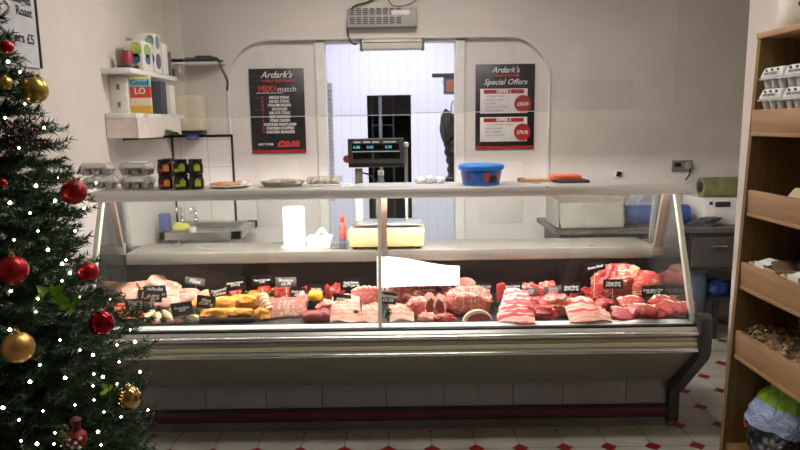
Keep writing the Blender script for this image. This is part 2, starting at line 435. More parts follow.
for k, (v0, o, pr_) in enumerate([(.42, 'OFFER 1', '£38.00'), (.085, 'OFFER 2', '£79.95')]):
    bm = B(); box(bm, (cx - .02 * w, yp + .001, z0 + (v0 + .15) * h), (.80 * w, .003, .29 * h), .001); pn = obj('offer_panel', bm, m_pwhite, t)
    bm = B(); box(bm, (cx - .02 * w, yp - .001, z0 + (v0 + .26) * h), (.68 * w, .002, .047 * h)); obj('heading_bar', bm, m_pred, pn)
    P(o, .03, -.02, v0 + .26, m_pwhite, bold=.0015)
    for j, s in enumerate((('1 x ROAST BEEF', '4 PORK CHOPS', '6 STEAKS', '2 LB MINCE STEAK', '2 LB SAUSAGES'), ('1 x 10 LB STEAK MINCE', '6LB SAUSAGES', '6LB CHICKEN', '1 BACON JOINT'))[k]):
        bm = text_bm(s, .02, (cx - .34 * w, yp - .002, z0 + (v0 + .205 - j * .042) * h), ax='LEFT'); obj('lettering', bm, m_pgrey, t)
    bm = B(); lathe(bm, [(0, 0), (.062, 0), (.062, .003), (0, .003)], 28, (cx + .3 * w, yp - .001, z0 + (v0 + .115) * h), (R(90), 0, 0)); obj('price_circle', bm, m_pred, t)
    bm = text_bm(pr_, .036, (cx + .3 * w, yp - .006, z0 + (v0 + .11) * h), bold=.001, sx=.85); obj('lettering', bm, m_pwhite, t)

# access panels below the posters
def wall_panel(px0, py0, px1, label):
    a = PY(px0, py0, YB + .045); b = PY(px1, py0, YB + .045)
    bm = B(); box2(bm, (a.x, YB + .042, .75), (b.x, YB + .05, a.z), .002); o = obj('wall_access_panel', bm, m_wallin); tag(o, label, 'panel')
wall_panel(255, 160, 298, 'flat painted access panel on the wall under the left poster')
wall_panel(480, 163, 523, 'flat painted access panel on the wall under the right poster')

# ventilation grille over the door
a = PY(347, 9, YB - .04); b = PY(417, 28, YB - .04); t = thing('ventilation_grille', ((a.x + b.x) / 2, YB, b.z), 'grey slotted vent box high above the doorway', 'vent')
cx, w, h = (a.x + b.x) / 2, b.x - a.x, a.z - b.z
bm = B(); box2(bm, (a.x, YB - .05, b.z), (b.x, YB, a.z), .008); obj('casing', bm, M('vent_grey', (168, 163, 156), .45), t)
for i in range(8):
    for j in range(2):
        bm = B()
        for k in range(4): box(bm, (a.x + .035 + i * .047, YB - .0515, b.z + .035 + j * .062 + k * .0125), (.032, .004, .0065))
        obj('slot_bank', bm, m_blk, t)
bm = B(); box(bm, (cx + .13, YB - .052, a.z - .03), (.13, .006, .032), .002); obj('label_plate', bm, m_white, t)
bm = B(); box(bm, (cx, YB - .055, b.z + .004), (w, .03, .008)); obj('bottom_lip', bm, m_dgrey, t)
pts = [PY(x, y, YB - .03) for x, y in ((385, -6), (368, 2), (353, 7), (348, 20), (348, 34), (352, 43), (357, 44))]
bm = B(); tube(bm, smooth_path(pts), .006); tag(obj('power_cable', bm, m_blackp), 'black cable looping left of the vent down to the lamp', 'cable')
pts = [PY(x, y, YB - .055) for x, y in ((386, -5), (392, 5), (402, 6), (412, 3), (424, -6))]
bm = B(); tube(bm, smooth_path(pts), .004); tag(obj('thin_cable', bm, M('brown_cable', (96, 70, 50), .5)), 'thin brown cable drooping over the top of the vent', 'cable')
# strip lamp at the door head
a = PY(360, 40, YB - .03); b = PY(424, 49, YB - .03); cx = (a.x + b.x) / 2
t = thing('strip_lamp', (cx, YB, b.z), 'unlit strip lamp fixed at the head of the doorway', 'light')
bm = B(); box2(bm, (a.x + .015, YB - .06, b.z), (b.x - .015, YB + .05, a.z), .008); obj('lamp_body', bm, M('lamp_cream', (205, 200, 186), .4), t)
for x in (a.x + .008, b.x - .008):
    bm = B(); prism(bm, [(YB - .065, b.z - .004), (YB + .05, b.z - .004), (YB + .05, a.z + .006), (YB - .045, a.z + .006)], 0, x - .01, x + .01, bev=.002); obj('end_cap', bm, m_dgrey, t)
bm = B(); box(bm, (cx, YB - .061, (a.z + b.z) / 2 + .012), (b.x - a.x - .05, .004, .006)); obj('seam', bm, m_dgrey, t)

# socket, small switch
a = PY(682, 166, YB - .005)
t = thing('wall_socket', (a.x, YB, a.z - .04), 'double wall socket with a plug, right end of the back wall', 'socket')
bm = B(); box(bm, (a.x, YB - .005, a.z), (.15, .012, .085), .004); obj('plate', bm, M('socket_steel', (140, 134, 126), .35, .3), t)
bm = B(); box(bm, (a.x - .035, YB - .013, a.z + .01), (.05, .006, .03), .002); obj('outlet', bm, m_blackp, t)
bm = B(); lathe(bm, [(0, 0), (.03, 0), (.03, .03), (.015, .04), (0, .04)], 16, (a.x + .04, YB - .01, a.z), (R(90), 0, 0)); obj('plug', bm, M('plug_grey', (150, 145, 138), .4), t)
bm = B(); tube(bm, smooth_path([(a.x + .04, YB - .045, a.z - .01), (a.x + .04, YB - .045, a.z - .06), (a.x + .02, YB - .03, a.z - .1)]), .005); obj('flex', bm, m_blackp, t)
a = PY(618, 174, YB - .005)
t = thing('wall_switch', (a.x, YB, a.z - .03), 'small black and white switch on the back wall above the counter', 'switch')
bm = B(); box(bm, (a.x, YB - .006, a.z), (.055, .014, .055), .004, rot=(0, .15, 0)); obj('plate', bm, m_white, t)
bm = B(); box(bm, (a.x + .004, YB - .015, a.z), (.035, .008, .04), .003, rot=(0, .25, 0)); obj('rocker', bm, m_blackp, t)

# menu board on the left wall
a = PX(33.5, 2, XL + .01); b = PX(37, 68, XL + .01)
t = thing('menu_board', (XL, 2.6, b.z), 'pale grey menu board on the left wall behind the tree top', 'board')
bm = B(); box2(bm, (XL + .001, 2.2, b.z), (XL + .012, a.y, 2.35)); obj('panel', bm, M('menu_white', (212, 212, 218), .35), t)
bm = B(); box2(bm, (XL + .001, a.y, b.z), (XL + .018, a.y + .012, 2.35)); obj('edge_trim', bm, m_blk, t)
m_ink = M('menu_ink', (40, 40, 52), .5)
for s, py, sz in (('Sausages', 3, .06), ('Roast', 15, .055), ('Stuffed', -12, .05), ('Dinners £5', 41, .06)):
    q = PX(33 + py * .06, py, XL + .014)
    bm = text_bm(s, sz, (XL + .0135, a.y - .03, q.z), (R(90), 0, R(90)), ax='RIGHT', bold=.0012); obj('lettering', bm, m_ink, t)

# ------------------------------------------------------------------ left corner
bm = B(); c0 = PY(158, 137, YB - .005); c1 = PY(231, 135, YB - .005)
box2(bm, (XL, YB - .012, .3), (c1.x, YB, c0.z)); struct('trim_3', bm, splash())
bm = B(); box2(bm, (XL, YB - .018, c0.z - .006), (c1.x + .012, YB, c0.z + .012)); box2(bm, (c1.x, YB - .018, .3), (c1.x + .012, YB, c0.z))
box2(bm, (XL, YB - .02, .3), (XL + .012, YB, c0.z)); box2(bm, (XL, 3.95, c0.z - .006), (XL + .01, YB, c0.z + .012)); struct('trim_4', bm, m_blk)
# shelves on the left wall
zS1 = PX(100, 67, XL + .02).z; y0 = PX(100, 67, XL).y
bm = B(); box2(bm, (XL, y0, zS1 - .03), (XL + .17, 4.5, zS1), .004); sh1 = tag(obj('wall_shelf', bm, m_white), 'upper white shelf on the left wall holding candle and white boxes', 'shelf')
zS2 = PX(131, 113, XL + .15).z
q = PX(104, 113, XL); 
t = thing('wall_shelf', (XL + .09, 4.1, zS2 - .03), 'lower white shelf on the left wall holding cookbooks', 'shelf')
bm = B(); box2(bm, (XL, q.y, zS2 - .03), (XL + .18, 4.55, zS2), .004); obj('shelf_board', bm, m_white, t)
def fascia(u, v):
    y = q.y + u * (4.45 - q.y); d = .115 - .05 * max(0, math.sin((u) * 3)) * (u > .6)
    return Vector((XL + .182 + .01 * math.sin(u * 9) * v, y, zS2 - .028 - v * d))
bm = B(); grid(bm, fascia, 16, 6, .003)
box2(bm, (XL + .005, q.y + .002, zS2 - .14), (XL + .18, q.y + .012, zS2 - .03)); obj('paper_fascia', bm, M('cream_card', (222, 213, 206), .6), t)
# items on the upper shelf
def on1(x, X=XL + .1): p = PX(x, 70, X); return p.y
zz = zS1
def cbox(name, y, w_, d_, h_, mm, label, cat, X=XL + .09, rotz=0, z=None, extra=None):
    z = zz if z is None else z
    t = thing(name, (X, y, z), label, cat)
    bm = B(); box(bm, (X, y, z + h_ / 2), (d_, w_, h_), .002); obj('carton', bm, mm, t)
    if extra: extra(t, X, y, z, w_, d_, h_)
    t.rotation_euler.z = rotz; return t
def leafprint(cols, sc=22, seed=0):
    m, nt, b = nodes('printed_card'); v = objco(nt); n = nz(nt, v, sc, 3, 1.0 + seed)
    nt.links.new(ramp(nt, n, [(i / max(1, len(cols) - 1) * .5 + .25, srgb(c)) for i, c in enumerate(cols)], 'CONSTANT'), b.inputs['Base Color'])
    b.inputs['Roughness'].default_value = .45; return m
def printed(spec):
    def f(t, X, y, z, w_, d_, h_):
        for (u, v, uw, vh, mm, side) in spec:
            bm = B()
            if side == 'f': lathe(bm, [(0, 0), (uw * d_ / 2, 0), (uw * d_ / 2, .0016), (0, .0016)], 20, (X + u * d_, y - w_ / 2 + .0002, z + v * h_), (R(90), 0, 0), sy=vh * h_ / (uw * d_))
            else: lathe(bm, [(0, 0), (uw * w_ / 2, 0), (uw * w_ / 2, .0016), (0, .0016)], 20, (X + d_ / 2 - .0002, y + u * w_, z + v * h_), (R(90), 0, R(90)), sy=vh * h_ / (uw * w_))
            obj('print', bm, mm, t)
    return f
yg = M('yellow_green_print', (205, 205, 90), .5, c2=(120, 175, 120), scale=30); bl = M('blue_print', (70, 110, 150), .5); tl = M('grey_green_print', (90, 125, 120), .5, c2=(150, 165, 160), scale=40); mv = M('mauve_print', (130, 100, 130), .5, c2=(90, 85, 120), scale=35)
cream = M('carton_white', (226, 222, 214), .5)
def P1(x, Y): return (x - 400) / 650 * (Y * 1.0) # rough check only
cbox('gift_box', 4.0, .16, .10, .17, cream, 'white carton with a yellow and blue bowl print, beside the candle', 'box', XL + .115, 0, extra=printed([(.1, .70, .75, .5, yg, 'f'), (.1, .40, .55, .35, bl, 'f'), (0, .7, .7, .45, yg, 's'), (0, .4, .5, .35, bl, 's')]))
cbox('gift_box', 4.14, .11, .13, .235, cream, 'tallest white carton on the upper shelf, grey green and mauve prints', 'box', XL + .112, 0, extra=printed([(.3, .8, .4, .3, tl, 'f'), (0, .78, .6, .35, tl, 's'), (0, .3, .75, .4, mv, 's'), (.3, .35, .35, .3, mv, 'f')]))
cbox('patterned_carton', 4.26, .09, .12, .19, leafprint([(226, 222, 214), (226, 222, 214), (90, 100, 95)], 70), 'white carton with small scattered grey marks on the upper shelf', 'box', XL + .12)
cbox('green_tin', 4.36, .05, .09, .15, M('dark_green_card', (62, 84, 66), .4, c2=(110, 120, 95), scale=60), 'narrow dark green pack right of the white cartons', 'box', XL + .13)
cbox('dark_jar_box', 4.43, .05, .08, .05, M('maroon_card', (70, 40, 42), .4), 'small maroon pack at the far end of the upper shelf', 'box', XL + .13)
t = thing('pillar_candle', (XL + .10, 3.86, zz), 'red pillar candle on a dark dish, left end of the upper shelf', 'candle')
bm = B(); lathe(bm, [(0, 0), (.055, 0), (.062, .012), (.06, .022), (.04, .024), (0, .024)], 24, (XL + .10, 3.86, zz)); obj('dish', bm, M('dark_plum_dish', (58, 38, 42), .35), t)
bm = B(); lathe(bm, [(0, .02), (.031, .02), (.032, .1), (.029, .104), (.012, .1), (0, .1)], 24, (XL + .10, 3.86, zz)); obj('wax', bm, M('red_wax', (150, 45, 62), .4), t)
bm = B(); tube(bm, [(XL + .10, 3.86, zz + .098), (XL + .102, 3.86, zz + .112), (XL + .1, 3.86, zz + .125)], .0022); obj('wick', bm, m_blk, t)
# files and books on the lower shelf
zz = zS2
def cover_txt(t, X, y, z, w_, d_, h_):
    for k, (s, v, mm, sz) in enumerate((('Good', .83, bl, .045), ('LO', .6, m_pwhite, .05))):
        bm = text_bm(s, sz, (X, y - w_ / 2 - .001, z + v * h_), bold=.001); obj('lettering', bm, mm, t)
def bandmat(name, stops):
    m, nt, b = nodes(name); sp = nt.nodes.new('ShaderNodeSeparateXYZ'); nt.links.new(objco(nt), sp.inputs[0])
    nt.links.new(ramp(nt, mth(nt, 'DIVIDE', sp.outputs[2], .21), [(p, srgb(c)) for p, c in stops], 'CONSTANT'), b.inputs['Base Color'])
    b.inputs['Roughness'].default_value = .4; return m
def holes(t, X, y, z, w_, d_, h_):
    for v in (.25, .75):
        bm = B(); box(bm, (X + .0, y - w_ / 2 - .0005, z + v * h_), (.018, .002, .03)); obj('finger_slot', bm, m_pgrey, t)
cbox('magazine_file', q.y + .14, .10, .10, .20, cream, 'blank cream file box at the near end of the lower shelf', 'box', XL + .052, extra=holes)
cbox('cookbook', q.y + .13, .02, .12, .21, bandmat('cover_bands', [(0, (226, 180, 70)), (.2, (232, 215, 190)), (.42, (205, 70, 50)), (.72, (120, 190, 200)), (.93, (230, 215, 130))]), 'upright book with blue, red and yellow cover bands on the lower shelf', 'book', XL + .165, extra=cover_txt)
cbox('box_file', 4.17, .10, .13, .20, M('slate_card', (72, 74, 84), .5), 'dark slate box file between the bright book and white pack', 'file', XL + .12)
cbox('tea_carton', 4.32, .09, .13, .185, leafprint([(225, 220, 208), (225, 220, 208), (80, 78, 70)], 60, 1), 'white carton with black printed drawings, right end of lower shelf', 'box', XL + .125)
# paper towel dispenser
a = PY(205, 95, YB - .08); b = PY(166, 132, YB - .08); cx = (a.x + b.x) / 2
t = thing('towel_dispenser', (cx, YB, b.z), 'rounded cream towel dispenser on the back wall above the sink', 'dispenser')
bm = B(); box2(bm, (b.x, YB - .16, b.z), (a.x, YB, a.z), .035); obj('cover', bm, M('aged_cream_plastic', (216, 208, 182), .35), t)
bm = B(); box2(bm, (b.x + .09, YB - .15, b.z - .012), (a.x - .02, YB - .01, b.z + .004), .004); obj('outlet', bm, m_blackp, t)
bm = B(); box2(bm, (b.x + .16, YB - .13, b.z - .055), (b.x + .24, YB - .11, b.z - .005), .004); obj('blue_tab', bm, M('blue_paper', (88, 98, 150), .6), t)
a = PY(164, 142, YB - .015)
bm = B(); box(bm, (a.x, YB - .0145, a.z), (.06, .004, .075)); t = tag(obj('safety_sticker', bm, M('sticker_blue', (52, 70, 120), .4)), 'small blue and white sticker on the tiles below the shelf', 'sticker')
bm = B()
for dz in (-.022, 0, .022): box(bm, (a.x, YB - .017, a.z + dz), (.045, .002, .006))
obj('print', bm, m_pwhite, t)
# thin shelf with the black device
a = PY(172, 63, YB - .1); b = PY(219, 63, YB - .1)
bm = B(); box2(bm, (a.x, YB - .16, a.z - .012), (b.x + .02, YB, a.z), .003); box2(bm, (a.x + .05, YB - .12, a.z - .07), (a.x + .062, YB, a.z - .01)); tag(obj('small_shelf', bm, m_white), 'narrow white shelf on the back wall under the black radio', 'shelf')
cx = (a.x + b.x) / 2; z = a.z
t = thing('black_radio', (cx, YB - .08, z), 'black cordless device with trailing lead on the narrow shelf', 'radio')
bm = B(); blob(bm, (cx, YB - .09, z), (.19, .05, .022), 3, .08, flat=.5, fine=.0); obj('body', bm, m_blackp, t)
bm = B(); box(bm, (cx + .06, YB - .09, z + .03), (.12, .06, .035), .008); obj('battery_pack', bm, m_blackp, t)
bm = B(); box(bm, (cx - .03, YB - .125, z + .025), (.07, .01, .022), .003); obj('display_window', bm, M('grey_window', (120, 118, 112), .3), t)
bm = B(); tube(bm, smooth_path([(cx + .1, YB - .12, z + .02), (cx + .17, YB - .165, z + .02), (cx + .2, YB - .17, z - .05), (cx + .235, YB - .17, z - .13), (cx + .23, YB - .17, z - .2)]), .008); obj('lead', bm, m_blackp, t)
bm = B(); tube(bm, smooth_path([(cx - .12, YB - .12, z + .02), (cx - .17, YB - .165, z + .01), (cx - .175, YB - .17, z - .06)]), .006); obj('strap', bm, m_blackp, t)

# sink
zk = PY(160, 233, 4.25).z; xr = PY(240, 233, 4.25).x
t = thing('steel_sink', (-1.2, 4.5, zk - .05), 'stainless steel hand sink in the left corner behind the counter', 'sink')
bm = B(); x0 = PY(159, 233, 4.25).x
rim = .035
box2(bm, (x0, 4.25, zk - .05), (xr, 4.25 + rim, zk)); box2(bm, (x0, 4.7, zk - .05), (xr, 4.78, zk)); box2(bm, (x0, 4.25, zk - .05), (x0 + rim, 4.78, zk)); box2(bm, (xr - .06, 4.25, zk - .05), (xr, 4.78, zk))
obj('rim', bm, m_steel, t)
bm = B(); box2(bm, (x0 + rim, 4.285, zk - .045), (xr - .06, 4.7, zk - .035)); box2(bm, (x0 + .2, 4.31, zk - .16), (xr - .09, 4.66, zk - .04)); obj('basin', bm, m_steel2, t)
a = PY(183, 216, 4.62)
for dx in (-.04, .06):
    bm = B(); lathe(bm, [(.016, 0), (.016, .03), (.01, .04), (.01, .09), (0, .09)], 12, (a.x + dx, 4.72, zk)); tube(bm, smooth_path([(a.x + dx, 4.72, zk + .08), (a.x + dx, 4.70, zk + .11), (a.x + dx, 4.62, zk + .12), (a.x + dx, 4.60, zk + .08)]), .009); obj('tap', bm, m_chrome, t)
for px_ in (178, 210):
    c = PY(px_, 240, 4.27); bm = B(); cyl(bm, (c.x, 4.3, zk - .05), (c.x, 4.3, zk - .13), .012); lathe(bm, [(0, 0), (.022, .004), (.022, .012), (0, .016)], 12, (c.x, 4.3, zk - .085)); cyl(bm, (c.x, 4.3, zk - .13), (c.x + .02, 4.28, zk - .15), .014); obj('drain_valve', bm, m_chrome, t)
bm = B(); box2(bm, (x0 - .02, 4.33, 0), (xr - .03, 4.78, zk - .17), .004); tag(obj('sink_cupboard', bm, m_white), 'white cupboard below the steel hand sink', 'cupboard')
a = PY(165, 228, 4.32); bm = B(); box(bm, (a.x, 4.33, zk + .06), (.075, .05, .12), .01); tag(obj('cloth_pack', bm, M('denim_blue_plastic', (98, 112, 158), .5, c2=(80, 92, 140), scale=40)), 'faded blue pack of cloths on the sink edge', 'pack')
a = PY(180, 228, 4.32); bm = B(); blob(bm, (a.x, 4.34, zk), (.06, .04, .035), 2, .06, flat=.6); tag(obj('cleaning_sponge', bm, M('sponge_yellow', (226, 220, 120), .8, bmp=.4, scale=60)), 'pale yellow sponge lying on the sink edge', 'sponge')
a = PY(203, 224, 4.5); bm = B(); lathe(bm, [(0, 0), (.022, 0), (.024, .03), (.02, .034), (0, .034)], 16, (a.x, 4.268, zk)); tag(obj('white_cup', bm, m_gloss), 'small white tub at the front of the sink', 'tub')
# ------------------------------------------------------------------ refrigerated serve-over counter
CL, CR = -1.40, 1.30
ZT = 1.20; YF, YK = 3.03, 3.33
ZD = .605
case = thing('display_counter', (-.05, 3.2, 0), 'long glass fronted refrigerated meat display counter with grey base', 'display counter')
def cp(name, bm, mm, parent=None, **k): return obj(name, bm, mm, parent or case, **k)
bm = B(); prism(bm, [(YF, ZT - .048), (YF - .004, ZT - .02), (YF, ZT), (YK, ZT), (YK, ZT - .03), (YK - .01, ZT - .03), (YK - .01, ZT - .014), (YF + .014, ZT - .014), (YF + .014, ZT - .048)], 0, CL - .06, CR + .068, bev=.003); cp('top_shelf', bm, m_top)
# rear work ledge
YLG = 3.22
lz = PY(400, 250, YLG).z; lh = lz - PY(400, 261.5, YLG).z
bm = B(); box2(bm, (CL + .01, YLG, lz - lh), (CR - .01, 3.50, lz), .006); cp('rear_ledge', bm, m_ledge)
bm = B(); box2(bm, (CL + .01, 3.335, ZD), (CR - .01, 3.37, lz - lh)); cp('back_panel', bm, M('black_back_panel', (40, 40, 43), .35, c2=(33, 33, 36), scale=4))
bm = B(); box2(bm, (CL + .01, 3.375, .06), (CR - .01, 3.49, lz - lh)); cp('rear_body', bm, m_steel2)
# display deck
bm = B(); box2(bm, (CL + .01, 2.80, ZD - .035), (CR - .005, 3.34, ZD - .001), .002); cp('deck', bm, M('dark_deck', (30, 30, 32), .45))
bm = B(); prism(bm, [(2.776, ZD - .03), (2.776, ZD + .002), (2.812, ZD + .010), (2.818, ZD - .03)], 0, CL + .01, CR - .005); cp('front_lip', bm, m_gloss)
# front rail
pr_ = [(2.80, .60), (2.752, .597), (2.742, .585), (2.742, .567), (2.752, .560), (2.740, .553), (2.738, .540), (2.745, .535), (2.745, .512), (2.734, .508), (2.730, .496), (2.736, .487), (2.760, .478), (2.80, .478)]
bm = B(); prism(bm, pr_, 0, CL, CR); cp('front_rail', bm, m_alu, auto=25)
bm = B(); prism(bm, [(2.748, .535), (2.737, .531), (2.737, .515), (2.748, .511)], 0, CL, CR); cp('bumper_strip', bm, M('cream_bumper', (205, 198, 165), .4))
for yy, zz_, r_ in ((2.738, .571, .010), (2.735, .495, .009)):
    bm = B(); cyl(bm, (CL, yy, zz_), (CR, yy, zz_), r_, 20); cp('rail_rib', bm, m_polish)
bm = B(); box2(bm, (CL, 2.755, .596), (CR, 2.79, .604)); cp('rail_gasket', bm, m_blackp)
# sloping under panel and the kick panels
zu = PY(400, 384, 3.0).z
bm = B(); prism(bm, [(2.768, .472), (2.99, zu + .012), (3.0, zu), (3.2, zu), (3.2, .58), (2.80, .58), (2.79, .48)], 0, CL, CR); cp('under_panel', bm, M('warm_grey_enamel', (132, 131, 120), .32, c2=(124, 123, 112), scale=3), auto=25)
m_kick = M('satin_kick_panel', (142, 140, 145), .32, .45, c2=(134, 132, 137), scale=3)
zb = PY(400, 429, 3.02).z
js = [PY(x, 396, 3.02).x for x in (206, 266, 322, 386, 444, 478, 513, 563, 626)]
xs = [CL] + js + [CR]
for a_, b_ in zip(xs, xs[1:]):
    bm = B(); box2(bm, (a_ + .0015, 3.02, zb), (b_ - .0015, 3.03, zu), .001); cp('kick_panel', bm, m_kick)
z1, z2 = PY(400, 410.5, 3.01).z, PY(400, 418.5, 3.01).z
bm = B(); box2(bm, (CL, 3.008, z2), (CR, 3.02, z1), .003); cp('red_band', bm, M('dark_red_band', (92, 16, 32), .35))
bm = B(); box2(bm, (CL, 3.012, z1), (CR, 3.021, z1 + .014)); box2(bm, (CL, 3.012, z2 - .012), (CR, 3.021, z2)); cp('band_edging', bm, m_blackp)
bm = B(); box2(bm, (CL + .02, 3.06, 0), (CR - .02, 3.12, zu)); cp('plinth', bm, m_blk)
bm = B(); box2(bm, (CL, 3.005, zb - .008), (CR, 3.03, zb)); cp('kick_trim', bm, m_alu)
# end panels
ep = [(2.722, .64), (2.715, .60), (2.715, .50), (2.73, .455), (2.97, .205), (3.0, .20), (3.0, 0.03), (3.49, 0.0), (3.50, lz - .01), (3.24, lz - .01), (3.21, ZD + .03), (2.86, ZD + .03), (2.74, .66)]
for x0, x1 in ((CR, CR + .055), (CL - .055, CL)):
    bm = B(); prism(bm, ep, 0, x0, x1, bev=.008); cp('end_panel', bm, m_dgrey)
# glass
def gl(y): return (y - 2.80) / (3.035 - 2.80)
G0, G1 = (2.778, ZD + .006), (3.02, ZT - .045)
xm = PY(380, 300, 2.83).x
for x0, x1 in ((CL + .004, xm - .004), (xm + .004, CR - .004)):
    bm = B(); prism(bm, [G0, (G0[0] + .006, G0[1]), (G1[0] + .006, G1[1]), G1], 0, x0, x1); cp('glass_pane', bm, m_glass, smooth=False)
bm = B(); prism(bm, [(G0[0] - .005, G0[1]), (G0[0] + .012, G0[1]), (G1[0] + .012, G1[1]), (G1[0] - .005, G1[1])], 0, xm - .008, xm + .008); cp('glass_joint', bm, M('pale_joint_strip', (200, 196, 182), .35))
for xx in (CL, CR - .008):
    bm = B(); prism(bm, [(G0[0] + .012, ZD + .02), (3.34, ZD + .02), (3.34, lz), (3.30, ZT - .03), (G1[0] + .012, G1[1])], 0, xx, xx + .006); cp('side_glass', bm, m_sglass, smooth=False)
    bm = B(); prism(bm, [(G0[0] - .006, ZD + .005), (G0[0] + .03, ZD + .005), (G1[0] + .022, G1[1]), (G1[0] - .006, G1[1])], 0, xx - .006, xx + .014, bev=.002); cp('glass_edge_frame', bm, M('pale_edge_frame', (205, 206, 192), .3))
# stanchions: top front -> ledge
m_stan = M('stanchion_reflected_brown', (158, 130, 114), .3, .6)  # brown of the mirrored meat is put into the steel's base colour
for (tx, bx, w_) in ((107, 119, .055), (384, 384, .03), (671.5, 660, .072)):
    a, b = PY(tx, 200, 3.10), PY(bx, 248, 3.212)
    bm = B(); t_ = bmesh.new()
    vs_ = [t_.verts.new((c_.x + sx * w_ / 2, c_.y + sy * .02, c_.z)) for c_ in (Vector((a.x, 3.10, ZT - .014)), Vector((b.x, 3.198, b.z))) for sy in (0, 1) for sx in (-1, 1)]
    for f_ in ((0, 1, 3, 2), (4, 6, 7, 5), (0, 4, 5, 1), (2, 3, 7, 6), (0, 2, 6, 4), (1, 5, 7, 3)): t_.faces.new([vs_[q] for q in f_])
    bmesh.ops.recalc_face_normals(t_, faces=t_.faces); _merge(bm, t_); cp('stanchion', bm, m_stan)
    bm = B(); box(bm, (b.x, 3.208, b.z - .005), (w_ * 1.25, .025, .06), .006); cp('foot_plate', bm, m_steel2)
    bm = B(); cyl(bm, (b.x, 3.208, ZD), (b.x, 3.208, b.z - .02), .006); cp('support_rod', bm, m_steel2)
# lamp under the top shelf
bm = B(); box2(bm, (CL + .05, 3.05, ZT - .02), (CR - .05, 3.11, ZT - .015)); cp('lamp_tray', bm, m_white)
bm = B(); cyl(bm, (CL + .08, 3.075, ZT - .034), (CR - .08, 3.075, ZT - .034), .012, 10); cp('fluorescent_tube', bm, emit('tube_glow', (255, 246, 244), 125))

# white sheet standing against the back + low strip in place of a reflected light line
t = thing('paper_sheet', (PY(418, 286, 3.29).x, 3.29, ZD), 'large blank white sheet propped behind the meat right of the centre joint', 'paper')
TL, TR, BL, BR = PY(377, 256.5, 3.205), PY(459.5, 266, 3.205), PY(377, 288, 3.10), PY(459.5, 285, 3.10)
def sheet(u, v):
    sag = (1 - (1 - u) ** 1.2) if u > .35 else (1 - .65 ** 1.2) * (u / .35) * .35
    top = TL.lerp(TR, u); top.z = TL.z + (TR.z - TL.z) * (3 * u * u - 2 * u ** 3)
    p = top.lerp(BL.lerp(BR, u), v); p.y += .008 * math.sin(u * 4); return p
bm = B(); grid(bm, sheet, 16, 5, .002); obj('sheet', bm, M('bright_white_paper', (250, 250, 250), .6), t)
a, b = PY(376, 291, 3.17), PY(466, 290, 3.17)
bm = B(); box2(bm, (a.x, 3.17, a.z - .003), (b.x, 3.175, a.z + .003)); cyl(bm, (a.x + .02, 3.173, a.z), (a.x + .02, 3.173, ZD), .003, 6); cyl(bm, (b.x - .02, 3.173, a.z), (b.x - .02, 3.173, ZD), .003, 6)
tag(obj('light_line_strip', bm, m_gloss), 'thin white rail below the blank white sheet', 'rail')

# ------------------------------------------------------------------ standing on the rear ledge
yl = 3.35
def L(x): return PY(x, 246, yl).x
t = thing('paper_towel_roll', (L(295), yl, lz), 'tall white paper towel roll standing on the rear ledge', 'paper roll')
bm = B(); lathe(bm, [(.018, .004), (.058, .004), (.056, .01), (.056, .205), (.053, .21), (.02, .21), (.018, .205)], 32, (L(295), yl, lz)); obj('roll', bm, M('tissue_white', (246, 245, 243), .9), t)
bm = B(); lathe(bm, [(0, 0), (.07, 0), (.07, .004), (0, .004)], 32, (L(295), yl, lz)); obj('base', bm, m_gloss, t)
bm = B(); cyl(bm, (L(295), yl, lz + .004), (L(295), yl, lz + .214), .012); obj('core', bm, M('card_core', (180, 160, 130), .8), t)
t = thing('tissue_box', (L(320), yl, lz), 'white box with a folded napkin rising from it on the ledge', 'box')
bm = B(); prism(bm, [(L(309), lz), (L(331), lz), (L(333), lz + .055), (L(308), lz + .055)], 1, yl - .06, yl + .05, bev=.004); obj('carton', bm, m_gloss, t)
bm = B(); grid(bm, lambda u, v: Vector((L(309) + u * .125, yl + (v - .5) * .05 + .01 * math.sin(u * 12), lz + .055 + .045 * math.exp(-((u - .55) / .22) ** 2) * (1 - abs(v - .5)))), 14, 4, .002); obj('napkin', bm, M('tissue_white', (246, 245, 243), .9), t)
t = thing('spray_bottle', (L(343), yl, lz), 'small red capped bottle with blue base on the ledge', 'bottle')
bm = B(); lathe(bm, [(0, 0), (.017, 0), (.018, .01), (.018, .04), (0, .04)], 16, (L(343), yl, lz)); obj('base_label', bm, M('bottle_blue', (60, 75, 130), .4), t)
bm = B(); lathe(bm, [(0, .04), (.018, .04), (.019, .1), (.012, .125), (0, .125)], 16, (L(343), yl, lz)); obj('body', bm, M('bottle_red', (140, 26, 24), .35, c2=(170, 90, 80), scale=60), t)
bm = B(); lathe(bm, [(.01, .125), (.012, .128), (.011, .16), (.005, .17), (0, .17)], 12, (L(343), yl, lz)); obj('cap', bm, M('cap_red', (160, 30, 28), .3), t)
bm = B(); box2(bm, (L(331) + .01, yl - .09, lz), (L(349), yl - .02, lz + .035), .004); tag(obj('small_pack', bm, m_pack), 'small clear pack on the ledge in front of the red bottle', 'pack')
